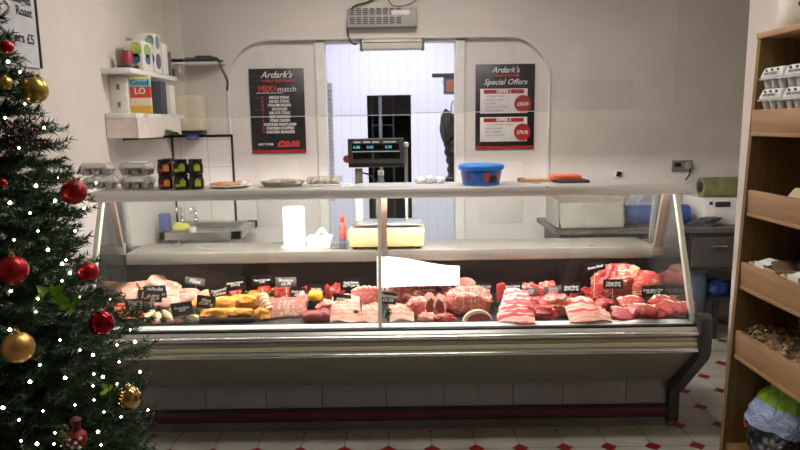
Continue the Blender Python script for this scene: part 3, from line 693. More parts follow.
# scale: cream body on the ledge
t = thing('shop_scale', (L(387), yl, lz), 'cream bodied weighing scale on the rear ledge with raised display', 'scale')
bm = B(); prism(bm, [(L(351), lz + .015), (L(423), lz + .015), (L(424), lz + .10), (L(421), lz + .112), (L(354), lz + .112), (L(350), lz + .095)], 1, yl - .12, yl + .08, bev=.006); obj('scale_body', bm, M('scale_cream', (228, 194, 138), .35), t)
for x in (L(356), L(418)):
    for y in (yl - .09, yl + .06):
        bm = B(); cyl(bm, (x, y, lz), (x, y, lz + .02), .012); obj('foot', bm, m_blackp, t)
bm = B(); box2(bm, (L(353), yl - .125, lz + .122), (L(422), yl + .09, lz + .130), .003); box2(bm, (L(370), yl - .03, lz + .11), (L(405), yl + .03, lz + .124)); obj('weighing_plate', bm, m_steel, t)
xp = PY(359.5, 200, yl + .05).x
bm = B(); box2(bm, (xp - .02, yl + .035, lz + .02), (xp + .02, yl + .06, 1.27), .003); obj('display_post', bm, M('post_grey', (168, 165, 160), .35, .5), t)
a, b = PY(347.5, 139, yl), PY(404, 167, yl); cx = (a.x + b.x) / 2; w, h = b.x - a.x, a.z - b.z
def dsp(bm, c, s, bev=0): box(bm, (cx + c[0], yl + c[1], b.z + h / 2 + c[2]), s, bev)
bm = B(); prism(bm, [(cx - w / 2, a.z), (cx + w / 2, a.z), (cx + w / 2, b.z + .02), (cx + w / 2 - .02, b.z), (cx - w / 2 + .02, b.z), (cx - w / 2, b.z + .02)], 1, yl, yl + .07, bev=.004); d_ = obj('display_head', bm, M('display_grey', (70, 70, 68), .35), t)
m_lcd = M('display_window', (12, 14, 16), .12)
for c, s in (((0, -.001, .03), (w * .84, .006, .035)), ((-.17 * w - .02, -.001, -.014), (w * .33, .006, .035)), ((.2 * w, -.001, -.014), (w * .46, .006, .035))):
    bm = B(); dsp(bm, c, s, .001); obj('display_window', bm, m_lcd, d_)
bm = B(); dsp(bm, (0, -.001, .008), (w * .84, .006, .004)); 
for u in (-.33, -.16, 0, .2, .3): dsp(bm, (u * w, -.001, .056), (.036, .005, .008))
obj('white_legend', bm, m_pwhite, d_)
bm = B(); dsp(bm, (0, 0, -h / 2 + .012), (w * .98, .012, .022), .003); obj('lower_bezel', bm, m_blackp, d_)
m_dig = emit('cyan_digits', (80, 180, 210), .45)
for s, u in (('0.00', -.34), ('0.00', -.1), ('0.00', .23)):
    bm = text_bm(s, .02, (cx + u * w, yl - .006, b.z + h / 2 + .03), bold=.0006); obj('digits', bm, m_dig, d_)
pts = [PY(x, y, yl + .05) for x, y in ((363, 173), (370, 175), (376, 182), (379, 192))]
bm = B(); tube(bm, smooth_path(pts), .004); obj('lead', bm, m_blackp, t)
a = PY(347, 159, yl + .09)
bm = B(); lathe(bm, [(0, 0), (.02, 0), (.02, .012), (0, .012)], 16, (a.x, yl + .09, a.z), (R(90), 0, 0)); box(bm, (a.x + .02, yl + .085, a.z), (.03, .008, .008)); obj('red_key', bm, M('red_tag', (190, 55, 50), .4), t)
# second post and little clear pots behind the top
a = PY(406, 150, yl + .075)
bm = B(); cyl(bm, (a.x, yl + .075, lz + .10), (a.x, yl + .075, a.z + .02), .009); obj('rod', bm, m_steel2, t)
bm = B(); lathe(bm, [(0, 0), (.014, 0), (.014, .02), (0, .025)], 10, (a.x, yl + .075, a.z + .018)); obj('rod_cap', bm, m_white, t)

# ------------------------------------------------------------------ clear hanging screens
def screen(x0, x1, yb, Y, label):
    a, b = PY(x0, yb, Y), PY(x1, yb, Y)
    t = thing('acrylic_screen', ((a.x + b.x) / 2, Y, a.z), label, 'screen')
    bm = B(); box2(bm, (a.x, Y - .002, a.z), (b.x, Y + .002, 2.45)); obj('sheet', bm, m_acryl, t, smooth=False)
    bm = B(); box2(bm, (a.x, Y - .0025, a.z - .004), (b.x, Y + .0025, a.z)); obj('bottom_edge', bm, M('polished_edge', (215, 215, 222), .2), t)
    for x in (a.x + .08, b.x - .08):
        bm = B(); cyl(bm, (x, Y, 2.43), (x, Y, ZC), .0025, 6); obj('hanging_cord', bm, m_blackp, t)
screen(187, 411.5, 117.5, 3.20, 'clear acrylic screen hanging above the left half of the counter')
screen(411, 673, 112.5, 3.17, 'clear acrylic screen hanging above the right half of the counter')

# ------------------------------------------------------------------ on top of the counter
m_eggc = M('egg_shell', (226, 212, 198), .5, c2=(218, 202, 186), scale=10)
m_paper = M('label_paper', (235, 235, 230), .5)
def egg_bm(c): 
    bm = B(); lathe(bm, [(0, -.026), (.012, -.024), (.019, -.014), (.0215, 0), (.0195, .012), (.013, .022), (.006, .0268), (0, .028)], 14, c); return bm
def eggpack(x, y, z, label, ghint):
    t = thing('egg_pack', (x, y, z), label, 'egg box')
    bm = B()
    for i in range(3):
        for j in range(2):
            lathe(bm, [(.012, .0015), (.018, .002), (.0235, .02), (.0245, .03), (.0238, .03), (.0228, .02), (.0175, .0035), (.011, .003)], 14, (x + (i - 1) * .048, y + (j - .5) * .048, z))
    box(bm, (x, y, z + .031), (.15, .102, .0015)); obj('cup_tray', bm, m_pack, t)
    bm = B(); prism(bm, [(x - .075, z + .032), (x + .075, z + .032), (x + .07, z + .05), (x + .052, z + .064), (x - .052, z + .064), (x - .07, z + .05)], 1, y - .05, y + .05, bev=.005); obj('lid', bm, m_pack, t)
    bm = B(); box(bm, (x + .006, y - .0515, z + .05), (.088, .001, .02)); box(bm, (x + .006, y - .01, z + .0652), (.088, .075, .001)); obj('label', bm, m_paper, t)
    for i in range(3):
        for j in range(2):
            e = egg_bm((x + (i - 1) * .048, y + (j - .5) * .048, z + .0305)); tag(obj('egg', e, m_eggc), 'pale egg inside the clear %s pack at the counter end' % ghint, 'egg', 'eggs in the ' + ghint + ' pack')
for px_, nm in ((97.5, 'left'), (134, 'right')):
    p = PZ(px_, 190, ZT)
    x, y = p.x, p.y + .05
    eggpack(x, y, ZT, 'clear plastic six egg pack, lower one of the %s stack' % nm, 'lower ' + nm)
    eggpack(x - .002 + (.006 if nm == 'right' else -.008), y, ZT + .067, 'clear plastic six egg pack, upper one of the %s stack' % nm, 'upper ' + nm)
# jars
m_jred = M('dark_red_sauce', (58, 22, 20), .15, c2=(40, 16, 16), scale=30); m_jgr = M('dark_green_sauce', (44, 50, 28), .15, c2=(30, 36, 20), scale=30)
m_lid = M('black_lid', (28, 20, 20), .35); m_lor = M('label_orange', (226, 150, 50), .5); m_lgr = M('label_lime', (190, 195, 50), .5, c2=(150, 170, 45), scale=80); m_lred = M('label_red', (175, 45, 50), .5)
def jar(x, y, z, body, lab1, lab2, label):
    t = thing('sauce_jar', (x, y, z), label, 'jar')
    bm = B(); lathe(bm, [(0, 0), (.03, 0), (.035, .005), (.036, .04), (.033, .052), (.029, .056), (0, .056)], 24, (x, y, z)); obj('glass_body', bm, body, t)
    bm = B(); lathe(bm, [(0, .056), (.032, .056), (.032, .07), (.030, .0715), (0, .0715)], 24, (x, y, z)); obj('lid', bm, m_lid, t)
    def arc(a0, a1, z0, z1, mm, rr=.0364):
        bm = B(); grid(bm, lambda u, v: Vector((x + rr * math.sin(a0 + (a1 - a0) * u), y - rr * math.cos(a0 + (a1 - a0) * u), z + z0 + (z1 - z0) * v)), 8, 1, .0006); obj('label', bm, mm, t)
    arc(.1, .85, .016, .044, lab1); arc(-.7, .05, .012, .028, lab2, .0366)
cols_ = [('dark red', m_jred, m_lor, m_lred), ('green flecked', m_jgr, m_lgr, m_lgr), ('dark green', m_jgr, m_lgr, m_jgr)]
for i, px_ in enumerate((163, 179, 194)):
    p = PZ(px_ , 190, ZT); d, b_, l1, l2 = cols_[i]
    for k in range(2):
        jar(p.x, p.y + .045, ZT + k * .0725, b_, l1, l2, '%s sauce jar, %s of the %s jar stack' % (d, ('bottom', 'top')[k], ('left', 'middle', 'right')[i]))
        if i == 0: jar(p.x - .006, p.y + .125, ZT + k * .0725, b_, l1, l2, '%s sauce jar, %s one hidden behind the left front stack' % (d, ('bottom', 'top')[k]))
# plates and trays
p = PZ(225, 189, ZT); x, y = p.x, p.y + .09
t = thing('pie_plate', (x, y, ZT), 'white plate with a brown flat pie next to the jars', 'plate')
bm = B(); lathe(bm, [(0, 0), (.07, 0), (.105, .012), (.108, .014), (.104, .016), (.07, .005), (0, .005)], 36, (x, y, ZT)); obj('plate', bm, m_gloss, t)
bm = B(); blob(bm, (x - .025, y, ZT + .006), (.075, .06, .014), 5, .06, flat=.5); tag(obj('flat_pie', bm, M('pie_crust', (190, 138, 88), .7, c2=(160, 105, 62), scale=30, bmp=.4)), 'brown crusted flat pie on the white plate', 'pie')
bm = B(); blob(bm, (x + .062, y + .01, ZT + .008), (.032, .035, .018), 8, .2, flat=.4); tag(obj('wrapped_slice', bm, M('cling_wrap_white', (228, 218, 205), .25, c2=(190, 150, 110), scale=25)), 'small wrapped pale slice at the right of the pie plate', 'pie')
p = PZ(280, 188, ZT); x, y = p.x, p.y + .08
t = thing('foil_tray', (x, y, ZT), 'oval cling wrapped tray with brown topping on the counter', 'tray')
bm = B(); lathe(bm, [(0, 0), (.09, 0), (.11, .022), (.114, .026), (.108, .026), (.085, .006), (0, .006)], 36, (x, y, ZT), sy=.65); obj('tray', bm, M('grey_foil', (165, 162, 150), .25, .6), t)
bm = B(); blob(bm, (x, y, ZT + .012), (.095, .06, .022), 9, .1, flat=.2); obj('wrap', bm, M('cling_over_food', (150, 135, 112), .2, c2=(200, 195, 182), scale=22, bmp=.5), t)
p = PZ(323, 187, ZT); x, y = p.x, p.y + .07
t = thing('sandwich_pack', (x, y, ZT), 'clear oblong pack of pale filled rolls on the counter', 'pack')
bm = B(); box(bm, (x, y, ZT + .005), (.165, .10, .01), .004); obj('base_tray', bm, m_gloss, t)
bm = B(); box(bm, (x, y, ZT + .028), (.165, .1, .034), .008); obj('clear_lid', bm, m_pack, t)
for i in range(4):
    bm = B(); blob(bm, (x - .055 + i * .036, y, ZT + .011), (.018, .036, .02), i + 20, .12, flat=.4); tag(obj('filled_roll', bm, M('pale_roll', (222, 212, 190), .6, c2=(165, 160, 110), scale=60)), 'pale filled roll in the clear pack on the counter', 'roll', 'filled rolls in the clear pack')
# blue tub
p = PZ(483.5, 186, ZT); x, y = p.x, p.y + .1
t = thing('sweet_tub', (x, y, ZT), 'round blue plastic sweet tub with lid on the counter top', 'tub')
m_tubb = M('tub_blue', (42, 110, 200), .3, c2=(36, 98, 185), scale=10)
bm = B(); lathe(bm, [(0, 0), (.085, 0), (.09, .006), (.102, .075), (0, .075)], 40, (x, y, ZT)); obj('tub_body', bm, m_tubb, t)
bm = B(); lathe(bm, [(.100, .072), (.111, .074), (.113, .09), (.108, .096), (.1, .098), (.09, .092), (0, .09)], 40, (x, y, ZT)); obj('lid', bm, M('lid_blue', (40, 125, 225), .3), t)
def tubprint(a0, w_, z0, h_, mm, star=False):
    bm = B(); 
    if star:
        def f(u, v):
            th = u * 2 * PI; r = v * (1 + .35 * math.cos(8 * th)); aa = a0 + r * w_ * math.cos(th); zz_ = z0 + r * h_ * math.sin(th); rad = .0905 + (.0125 * (zz_ / .075)); return Vector((x + rad * math.sin(aa), y - rad * math.cos(aa), ZT + zz_))
        grid(bm, f, 40, 3, .0006)
    else: grid(bm, lambda u, v: Vector((x + (.0905 + .0125 * (z0 + h_ * v) / .075) * math.sin(a0 + w_ * (u - .5)), y - (.0905 + .0125 * (z0 + h_ * v) / .075) * math.cos(a0 + w_ * (u - .5)), ZT + z0 + h_ * v)), 8, 4, .0006)
    obj('print', bm, mm, t)
tubprint(.18, .18, .042, .02, M('tub_orange', (200, 80, 60), .4), True); tubprint(.55, .5, .016, .032, M('tub_navy', (22, 28, 60), .4)); tubprint(-.85, .2, .042, .018, M('tub_plum', (90, 50, 100), .4), True); tubprint(.82, .12, .045, .016, M('tub_orange', (200, 80, 60), .4), True)
# wooden brush and orange tray
a, b = PZ(521, 183, ZT), PZ(556, 183, ZT)
t = thing('wooden_brush', ((a.x + b.x) / 2, a.y + .06, ZT), 'flat wooden handled scraper lying on the counter top', 'brush')
bm = B(); box2(bm, (a.x, a.y + .03, ZT), (b.x, a.y + .09, ZT + .016), .005); obj('handle', bm, wood('brush_wood', (170, 130, 85), (205, 170, 125), 0), t)
bm = B(); box2(bm, (a.x - .005, a.y + .035, ZT + .002), (a.x + .03, a.y + .085, ZT + .02), .004); obj('head', bm, M('brush_brown', (120, 92, 62), .5), t)
a, b = PZ(560, 184, ZT), PZ(591, 184, ZT)
bm = B(); box2(bm, (a.x - .0, a.y + .03, ZT), (b.x + .01, a.y + .17, ZT + .014), .003); tag(obj('cutting_board', bm, M('dark_board', (62, 60, 66), .45)), 'dark flat board under the orange tray on the counter', 'board')
bm = B(); box2(bm, (a.x - .02, a.y + .06, ZT + .0145), (b.x - .02, a.y + .17, ZT + .036), .006); tag(obj('orange_tray', bm, M('orange_plastic', (232, 110, 80), .4)), 'bright orange flat plastic box on the dark board', 'box')

# ------------------------------------------------------------------ worktop behind, right side
yw = 4.22; zw = PY(610, 229, yw).z
xl = PY(555, 229, yw).x
t = thing('rear_worktop', (xl + .8, 4.5, 0), 'dark worktop with steel edge along the back wall', 'worktop')
bm = B(); box2(bm, (xl, yw, zw - .035), (3.1, 4.79, zw), .003); obj('worktop_slab', bm, M('grey_worktop', (112, 108, 102), .35, c2=(96, 92, 88), scale=12), t)
bm = B(); box2(bm, (xl, yw - .006, zw - .008), (3.1, yw + .002, zw + .004)); obj('steel_edge', bm, m_steel, t)
for x in (xl + .05, 1.80):
    bm = B(); box2(bm, (x, yw + .05, 0), (x + .04, 4.75, zw - .035)); obj('leg_frame', bm, m_dgrey, t)
x0 = PY(690, 260, yw).x
t = thing('drawer_cabinet', (x0 + .4, 4.5, zw - .3), 'dark grey drawer unit hung under the right of the worktop', 'drawers')
bm = B(); box2(bm, (x0, yw + .03, zw - .30), (2.9, 4.76, zw - .036), .004); obj('carcass', bm, M('charcoal_panel', (66, 62, 60), .4), t)
zz1 = PY(700, 236, yw).z
bm = B(); box2(bm, (x0 + .02, yw + .005, zw - .27), (2.4, yw + .03, zz1 - .01), .003); dr = obj('drawer', bm, M('drawer_front', (78, 74, 71), .4), t)
hh_ = PY(716, 246, yw)
bm = B(); box(bm, (hh_.x + .02, yw - .008, hh_.z), (.1, .02, .012), .004); obj('handle', bm, m_chrome, dr)
# open crate, blue roll, etc.
a, b = PY(557, 203, yw + .03), PY(624, 224, yw + .03)
t = thing('bread_crate', ((a.x + b.x) / 2, yw + .2, zw), 'open beige crate on the rear worktop behind the glass', 'crate')
w_ = b.x - a.x; m_crate = M('crate_beige', (180, 173, 160), .5); hc = a.z - zw
bm = B(); xc = (a.x + b.x) / 2
prism(bm, [(xc - w_ / 2 + .03, zw), (xc + w_ / 2 - .01, zw), (xc + w_ / 2, zw + hc), (xc - w_ / 2, zw + hc)], 1, yw + .02, yw + .03)
prism(bm, [(xc - w_ / 2 + .03, zw), (xc + w_ / 2 - .01, zw), (xc + w_ / 2, zw + hc + .02), (xc - w_ / 2, zw + hc + .02)], 1, yw + .36, yw + .37)
box2(bm, (xc - w_ / 2 + .005, yw + .02, zw + .01), (xc - w_ / 2 + .015, yw + .37, zw + hc + .02)); box2(bm, (xc + w_ / 2 - .012, yw + .02, zw + .01), (xc + w_ / 2 - .002, yw + .37, zw + hc + .03)); box2(bm, (xc - w_ / 2 + .03, yw + .02, zw), (xc + w_ / 2 - .01, yw + .37, zw + .008))
obj('crate_body', bm, m_crate, t)
for i, dx in enumerate((-.12, -.01, .1)):
    bm = B(); blob(bm, (xc + dx, yw + .2, zw + .01), (.07, .12, .1 + .012 * (i % 2)), i + 31, .12, flat=.3); tag(obj('bag_of_rolls', bm, M('bread_bag', (196, 188, 158), .3, c2=(180, 170, 120), scale=20, bmp=.4)), '%s pale green tinted bread bag inside the beige crate' % ('leftmost', 'middle', 'rightmost')[i], 'bag')
a, b = PY(627, 207, yw + .15), PY(690, 222, yw + .15)
t = thing('blue_roll', ((a.x + b.x) / 2, yw + .2, zw), 'large roll of blue paper lying on the rear worktop', 'paper roll')
bm = B(); q = .065
cyl(bm, (a.x, yw + .2, zw + q), (b.x, yw + .2, zw + q), q, 32); obj('roll', bm, M('blue_tissue', (62, 92, 160), .7, c2=(50, 78, 145), scale=30), t)
bm = B(); cyl(bm, (a.x - .003, yw + .2, zw + q), (b.x + .003, yw + .2, zw + q), .02, 16); obj('core', bm, m_blk, t)
a = PY(648, 202, yw + .3); bm = B(); blob(bm, (a.x, yw + .42, zw), (.13, .06, .12), 12, .25, flat=.5); tag(obj('crumpled_bag', bm, M('blue_grey_bag', (158, 166, 186), .3, c2=(190, 195, 205), scale=15)), 'crumpled blue grey bag behind the blue roll', 'bag')
# boxes + green roll on the right
a, b = PY(703, 178, yw + .2), PY(745, 197, yw + .2); q = (a.z - b.z) / 2
zb_ = b.z
t = thing('label_printer', ((a.x + b.x) / 2, yw + .25, zw), 'white office machine at the right end of the worktop', 'printer')
c_ = PY(704, 218, yw + .1)
bm = B(); prism(bm, [(c_.x, zw), (c_.x + .5, zw), (c_.x + .5, zb_), (c_.x, zb_)], 1, yw + .1, yw + .45, bev=.006); obj('casing', bm, m_gloss, t)
for u, v, s1, s2 in ((.12, .8, .10, .035), (.25, .5, .06, .10), (.04, .85, .02, .02)):
    bm = B(); box(bm, (c_.x + u, yw + .098, zw + (zb_ - zw) * v), (s1, .006, s2), .001); obj('panel_recess', bm, m_dgrey, t)
t = thing('green_roll', (a.x, yw + .25, zb_), 'olive green rolled sheet on top of the white machine', 'roll')
bm = B(); cyl(bm, (a.x + .01, yw + .25, zb_ + q), (b.x + .1, yw + .25, zb_ + q), q, 28); obj('roll', bm, M('olive_roll', (140, 138, 92), .6, c2=(110, 108, 70), scale=14), t)
bm = B(); lathe(bm, [(0, 0), (q * .55, 0), (q * .55, .004), (0, .004)], 20, (a.x + .008, yw + .25, zb_ + q), (0, R(-90), 0)); obj('roll_centre', bm, m_blk, t)
for i in range(5):
    c = PZ(694 + i * 3, 219 - (i % 3), zw + .01); bm = B(); z_ = zw + .0 + .012 * i
    box(bm, (1.99 + .02 * i, yw + .06, z_ + .006), (.16 - .01 * i, .09, .010), .002, rot=(0, 0, .2 * i - .3)); tag(obj('paper_wad', bm, M('mixed_grey_paper', (110, 106, 104), .6, c2=(60, 58, 60), scale=20)), 'dark folded paper in the small pile right of the blue roll', 'paper', 'papers piled on the worktop end')
# under the worktop
c = PY(697, 290, 4.3); t = thing('blue_container', (c.x, 4.3, 0), 'tall grey blue drum standing under the worktop', 'drum')
c1 = Vector((0, 0, zw - .325))
bm = B(); lathe(bm, [(0, 0), (.11, 0), (.115, .02), (.115, c1.z - .04), (.1, c1.z), (0, c1.z)], 24, (c.x, 4.42, 0)); obj('drum_body', bm, M('drum_blue', (92, 110, 128), .4), t)
bm = B(); lathe(bm, [(.1, c1.z - .005), (.118, c1.z - .005), (.118, c1.z + .02), (0, c1.z + .02)], 24, (c.x, 4.42, 0)); obj('drum_lid', bm, M('drum_lid', (120, 135, 150), .4), t)
c = PY(716, 300, 4.25); bm = B(); lathe(bm, [(0, .3), (.05, .3), (.055, .32), (.055, .43), (.03, .47), (.02, .5), (0, .5)], 16, (c.x, 4.5, 0)); tag(obj('olive_bottle', bm, M('olive_bottle', (150, 140, 96), .4)), 'beige bottle on the low shelf under the worktop', 'bottle')
c = PY(712, 320, 4.2); t = thing('low_shelf', (c.x, 4.45, .0), 'low dark shelf near the floor under the worktop', 'shelf')
bm = B(); box2(bm, (x0 + .2, yw + .05, .27), (2.9, 4.76, .30)); obj('shelf_board', bm, m_dgrey, t)
for x in (x0 + .22, 2.8):
    bm = B(); box2(bm, (x, yw + .08, 0), (x + .03, yw + .11, .27)); obj('leg', bm, m_dgrey, t)
c = PY(709, 312, yw + .12); bm = B(); blob(bm, (c.x + .06, yw + .17, .30), (.08, .08, .07), 14, .2, flat=.5); tag(obj('blue_bag', bm, M('royal_blue_bag', (30, 58, 120), .4, bmp=.4)), 'crumpled royal blue bag on the low shelf', 'bag')
# dark coat and things just inside the back room on the right
t = thing('hanging_coat', (dR - .1, 5.25, 0.6), 'dark padded coat hanging inside the right of the doorway', 'coat')
def quilt(u, v):
    a_ = u * 2 * PI; r = .075 + .012 * abs(math.sin(v * PI * 9)) + .02 * (v > .82)
    return Vector((dR + .03 + r * math.cos(a_) * 1.15 + .025 * v + .01 * math.sin(v * 11), 5.3 + r * math.sin(a_) * .8, .95 + (1 - v) * .62))
bm = B(); grid(bm, quilt, 22, 60, .006); obj('padded_body', bm, M('black_nylon', (20, 20, 24), .4, bmp=.2), t)
bm = B(); blob(bm, (dR - .05, 5.25, 1.33), (.05, .06, .14), 5, .12, flat=.9); obj('sleeve', bm, M('olive_dark_nylon', (44, 44, 38), .5), t)
bm = B(); tube(bm, [(dR - .01, 5.3, 1.55), (dR, 5.3, 1.66), (dR + .06, 5.3, 1.7), (1.2, 5.3, 1.7)], .008); obj('hook_rail', bm, m_steel2, t)
a = PY(447, 84, 5.2); t = thing('first_aid_kit', (a.x, 5.2, a.z), 'small orange and grey kit box inside the doorway, upper right', 'box')
bm = B(); box(bm, (a.x + .04, 5.3, a.z), (.12, .08, .15), .01); obj('case', bm, M('muted_grey_blue', (120, 124, 140), .5), t)
bm = B(); box(bm, (a.x + .03, 5.255, a.z - .01), (.06, .012, .09), .004); obj('orange_patch', bm, M('muted_orange', (200, 120, 90), .5), t)
bm = B(); box(bm, (a.x - .02, 5.25, a.z + .07), (.19, .05, .03), .006); obj('top_bar', bm, m_dgrey, t)
bm = B(); box(bm, (a.x + .12, 5.3, a.z + .02), (1.2 - dR + .05 - .0 if False else .3, .02, .02)); tube(bm, [(a.x + .1, 5.3, a.z + .02), (1.2, 5.3, a.z + .02)], .01); obj('wall_arm', bm, m_steel2, t)
# small white bundles on the back of the counter top
for i, px_ in enumerate((420, 430, 440)):
    a = PY(px_, 186, 3.28); bm = B(); blob(bm, (a.x, 3.27, ZT), (.028, .035, .022 + .004 * (i % 2)), 40 + i, .12, flat=.5); tag(obj('folded_bag', bm, M('bag_white', (228, 226, 236), .4)), '%s crumpled white bag on the counter top left of the blue tub' % ('leftmost', 'middle', 'rightmost')[i], 'bag')
a = PY(381, 178, 3.465); t = thing('clear_bottle', (a.x, 3.465, lz), 'clear narrow bottle behind the counter top below the scale display', 'bottle')
bm = B(); lathe(bm, [(0, 0), (.03, 0), (.03, .01), (.03, .30), (.014, .34), (.014, .36), (0, .36)], 16, (a.x, 3.465, lz)); obj('bottle_body', bm, m_pack, t)
bm = B(); lathe(bm, [(0, .36), (.016, .36), (.016, .385), (0, .385)], 12, (a.x, 3.465, lz)); obj('cap', bm, m_white, t)
# ------------------------------------------------------------------ the meat
m_red = meat('raw_beef', (140, 24, 28), (190, 54, 52), (228, 176, 156), .60, 26, bm_=.8)
m_dred = meat('dark_marinade', (120, 20, 18), (205, 62, 40), (230, 110, 60), .62, 30)
m_pink = meat('raw_pork', (214, 120, 112), (232, 160, 145), (244, 214, 196), .55, 16)
m_pork = meat('pork_joint_meat', (186, 74, 72), (222, 122, 108), (240, 205, 186), .55, 20)
m_lamb = meat('lamb_joint', (178, 52, 50), (210, 92, 82), (240, 208, 172), .56, 16)
m_fat = meat('fat_rind', (238, 210, 180), (246, 226, 200), (228, 180, 150), .7, 20)
m_chick = meat('raw_chicken', (214, 142, 122), (232, 178, 156), (248, 228, 208), .56, 14, bm_=.7)
m_crumb = meat('orange_crumb', (214, 118, 30), (236, 158, 50), (244, 190, 90), .55, 45, (1, 1, 1), .6, .8)
m_mince = meat('orange_dice', (210, 80, 30), (234, 130, 60), (244, 180, 120), .6, 60, (1, 1, 1), .4, 1)
m_saus = M('pale_sausage', (226, 204, 160), .45, c2=(214, 186, 138), scale=40)
m_roll = stripes('sausage_swirl', [(236, 214, 180), (150, 78, 60), (240, 222, 190)], 12, 2, 1.5)
m_green = M('parsley_green', (70, 110, 40), .55, c2=(36, 72, 26), scale=60)
m_lemon = M('lemon_yellow', (240, 190, 50), .4, c2=(230, 170, 40), scale=50, bmp=.2)
m_tray = M('black_food_tray', (26, 26, 28), .35)
m_wtray = M('white_food_tray', (238, 236, 232), .35)
m_bacon = stripes('bacon_streaks', [(196, 58, 62), (216, 96, 90), (246, 214, 200), (236, 180, 166)], 9, 1, 3.0)
m_belly = stripes('belly_streaks', [(232, 150, 132), (244, 206, 182), (238, 178, 156)], 9, 1, 2.5)
m_ham = meat('ham_face', (224, 120, 112), (236, 150, 136), (242, 196, 180), .6, 25)
m_drk = meat('dark_face', (130, 44, 44), (158, 66, 62), (200, 120, 108), .66, 30)
def dk(x, y, z=ZD):
    p = PZ(x, y + (1.3 if y > 308 else 0), z)
    if p.y > 3.22: q = PY(x, y, 3.22); p = Vector((q.x, 3.22, p.z))
    return p
def ft(x, y, rx, ry, th, label, name, cat, mats, group=None, seed=0, rot=(0, 0, 0), z=0, fat=None, base=None, **k):
    c = dk(x, y); c = Vector((c.x, c.y, ZD + z))
    bm = B(); slab(bm, (0, 0, 0), rx, ry, th, seed, (0, 0, 0), fat, **k)
    bmesh.ops.transform(bm, matrix=Euler(rot).to_matrix().to_4x4(), verts=bm.verts)
    lo = min(v.co.z for v in bm.verts); bmesh.ops.translate(bm, vec=c - Vector((0, 0, lo)), verts=bm.verts)
    return tag(obj(name, bm, mats, origin=c), label, cat, group)
def fb(x, y, s, label, name, cat, mm, group=None, seed=0, z=0, **k):
    """lump with its front foot at the pixel x, y on the deck"""
    s = tuple(q * 1.1 for q in s); c = dk(x, y); c = Vector((c.x, min(c.y + s[1], 3.32 - s[1]), ZD + z)); r = k.get('rot', (0, 0, 0))
    bm = B(); blob(bm, c, s, seed, **k); return tag(obj(name, bm, mm, origin=c), label, cat, group)
def ftray(x0, x1, y0, y1, label, mm=None, h=.022):
    """rectangular food tray covering the deck between the pixels; returns inner floor z"""
    a = dk(x0, y0); b = dk(x1, y0); back = min(dk((x0 + x1) / 2, y1).y + .04, 3.31); xa, xb = a.x, b.x; ya = (a.y + b.y) / 2
    bm = B(); cx, cy = (xa + xb) / 2, (ya + back) / 2; W, D = xb - xa, back - ya
    box(bm, (cx, cy, ZD + .003), (W, D, .005))
    for sx in (-1, 1): box(bm, (cx + sx * (W / 2 - .004), cy, ZD + h / 2), (.008, D, h), .002)
    for sy in (-1, 1): box(bm, (cx, cy + sy * (D / 2 - .004), ZD + h / 2), (W, .008, h), .002)
    tag(obj('food_tray', bm, mm or m_tray), label, 'tray'); return ZD + .006
def parsley(x, y, h, label, z=0, Yo=None, w=.5):
    c = dk(x, y); c.z = ZD + z
    rs = random.Random(int(x * 7 + y)); bm = B(); n = 34
    for i in range(n):
        a = rs.random() * 2 * PI; el = rs.random() ** .6; r = h * w * rs.random() ** .5
        p = Vector((math.cos(a) * r, math.sin(a) * r * .7, h * (.25 + .7 * el))) + c; s = h * .2
        for k in range(3):
            d1 = Vector((rs.uniform(-1, 1), rs.uniform(-1, 1), rs.uniform(-.3, 1))).normalized() * s; d2 = d1.cross(Vector((rs.random(), rs.random(), 1))).normalized() * s * .6
            t = bmesh.new(); v = [t.verts.new(p), t.verts.new(p + d1 * .6 + d2), t.verts.new(p + d1 * 1.2), t.verts.new(p + d1 * .6 - d2)]; t.faces.new(v); _merge(bm, t)
        if i % 5 == 0: cyl(bm, c, p, .0012, 5)
    return tag(obj('parsley_sprig', bm, m_green, origin=c, smooth=False), label, 'parsley')

# trays (rows from the front to the back)
ftray(112, 143, 322, 305, 'black tray of orange diced chicken at the far left end')
ftray(200, 252, 322, 303, 'black tray under the orange crumbed fillets')
ftray(248, 300, 303, 287, 'black tray of dark red marinated meat', m_tray)
ftray(524, 562, 308, 290, 'black tray of red meat behind the bacon')
ftray(562, 606, 303, 288, 'shallow black tray of bright red diced steak')

# left end: whole birds, fillets
fb(129, 297, (.07, .08, .06), 'pale whole chicken at the left end of the display', 'whole_chicken', 'chicken', m_chick, seed=3, amp=.12, flat=.6, rot=(0, 0, .3))
def bird(px_, py, s, seed, label, rz):
    c = dk(px_, py); c = Vector((c.x, min(c.y + .1, 3.24), ZD)); t = thing('whole_chicken', c, label, 'chicken')
    bm = B(); blob(bm, c, (.14 * s, .1 * s, .11 * s), seed, .17, flat=.6, taper=-.2, rot=(0, 0, rz), fine=.08, sub=4); obj('carcass', bm, m_chick, t)
    for sg in (-1, 1):
        bm = B(); blob(bm, c + Vector((.09 * s, -.06 * s * sg - .02, .02)), (.085 * s, .035 * s, .04 * s), seed + sg, .08, flat=.6, taper=.4, rot=(0, -.35, rz + .4 * sg)); obj('leg', bm, m_chick, t)
        bm = B(); blob(bm, c + Vector((-.07 * s, -.07 * s * sg - .02, .03)), (.05 * s, .022 * s, .03 * s), seed + 5 + sg, .1, flat=.6, rot=(0, 0, rz - .7 * sg)); obj('wing', bm, m_chick, t)
    return t
bird(159, 296, .74, 11, 'whole raw chicken with raised back behind the black price cards', .15)
fb(121, 306, (.05, .05, .035), 'pale chicken piece between the tree and the diced chicken', 'chicken_piece', 'chicken', m_chick, seed=6, flat=.5)
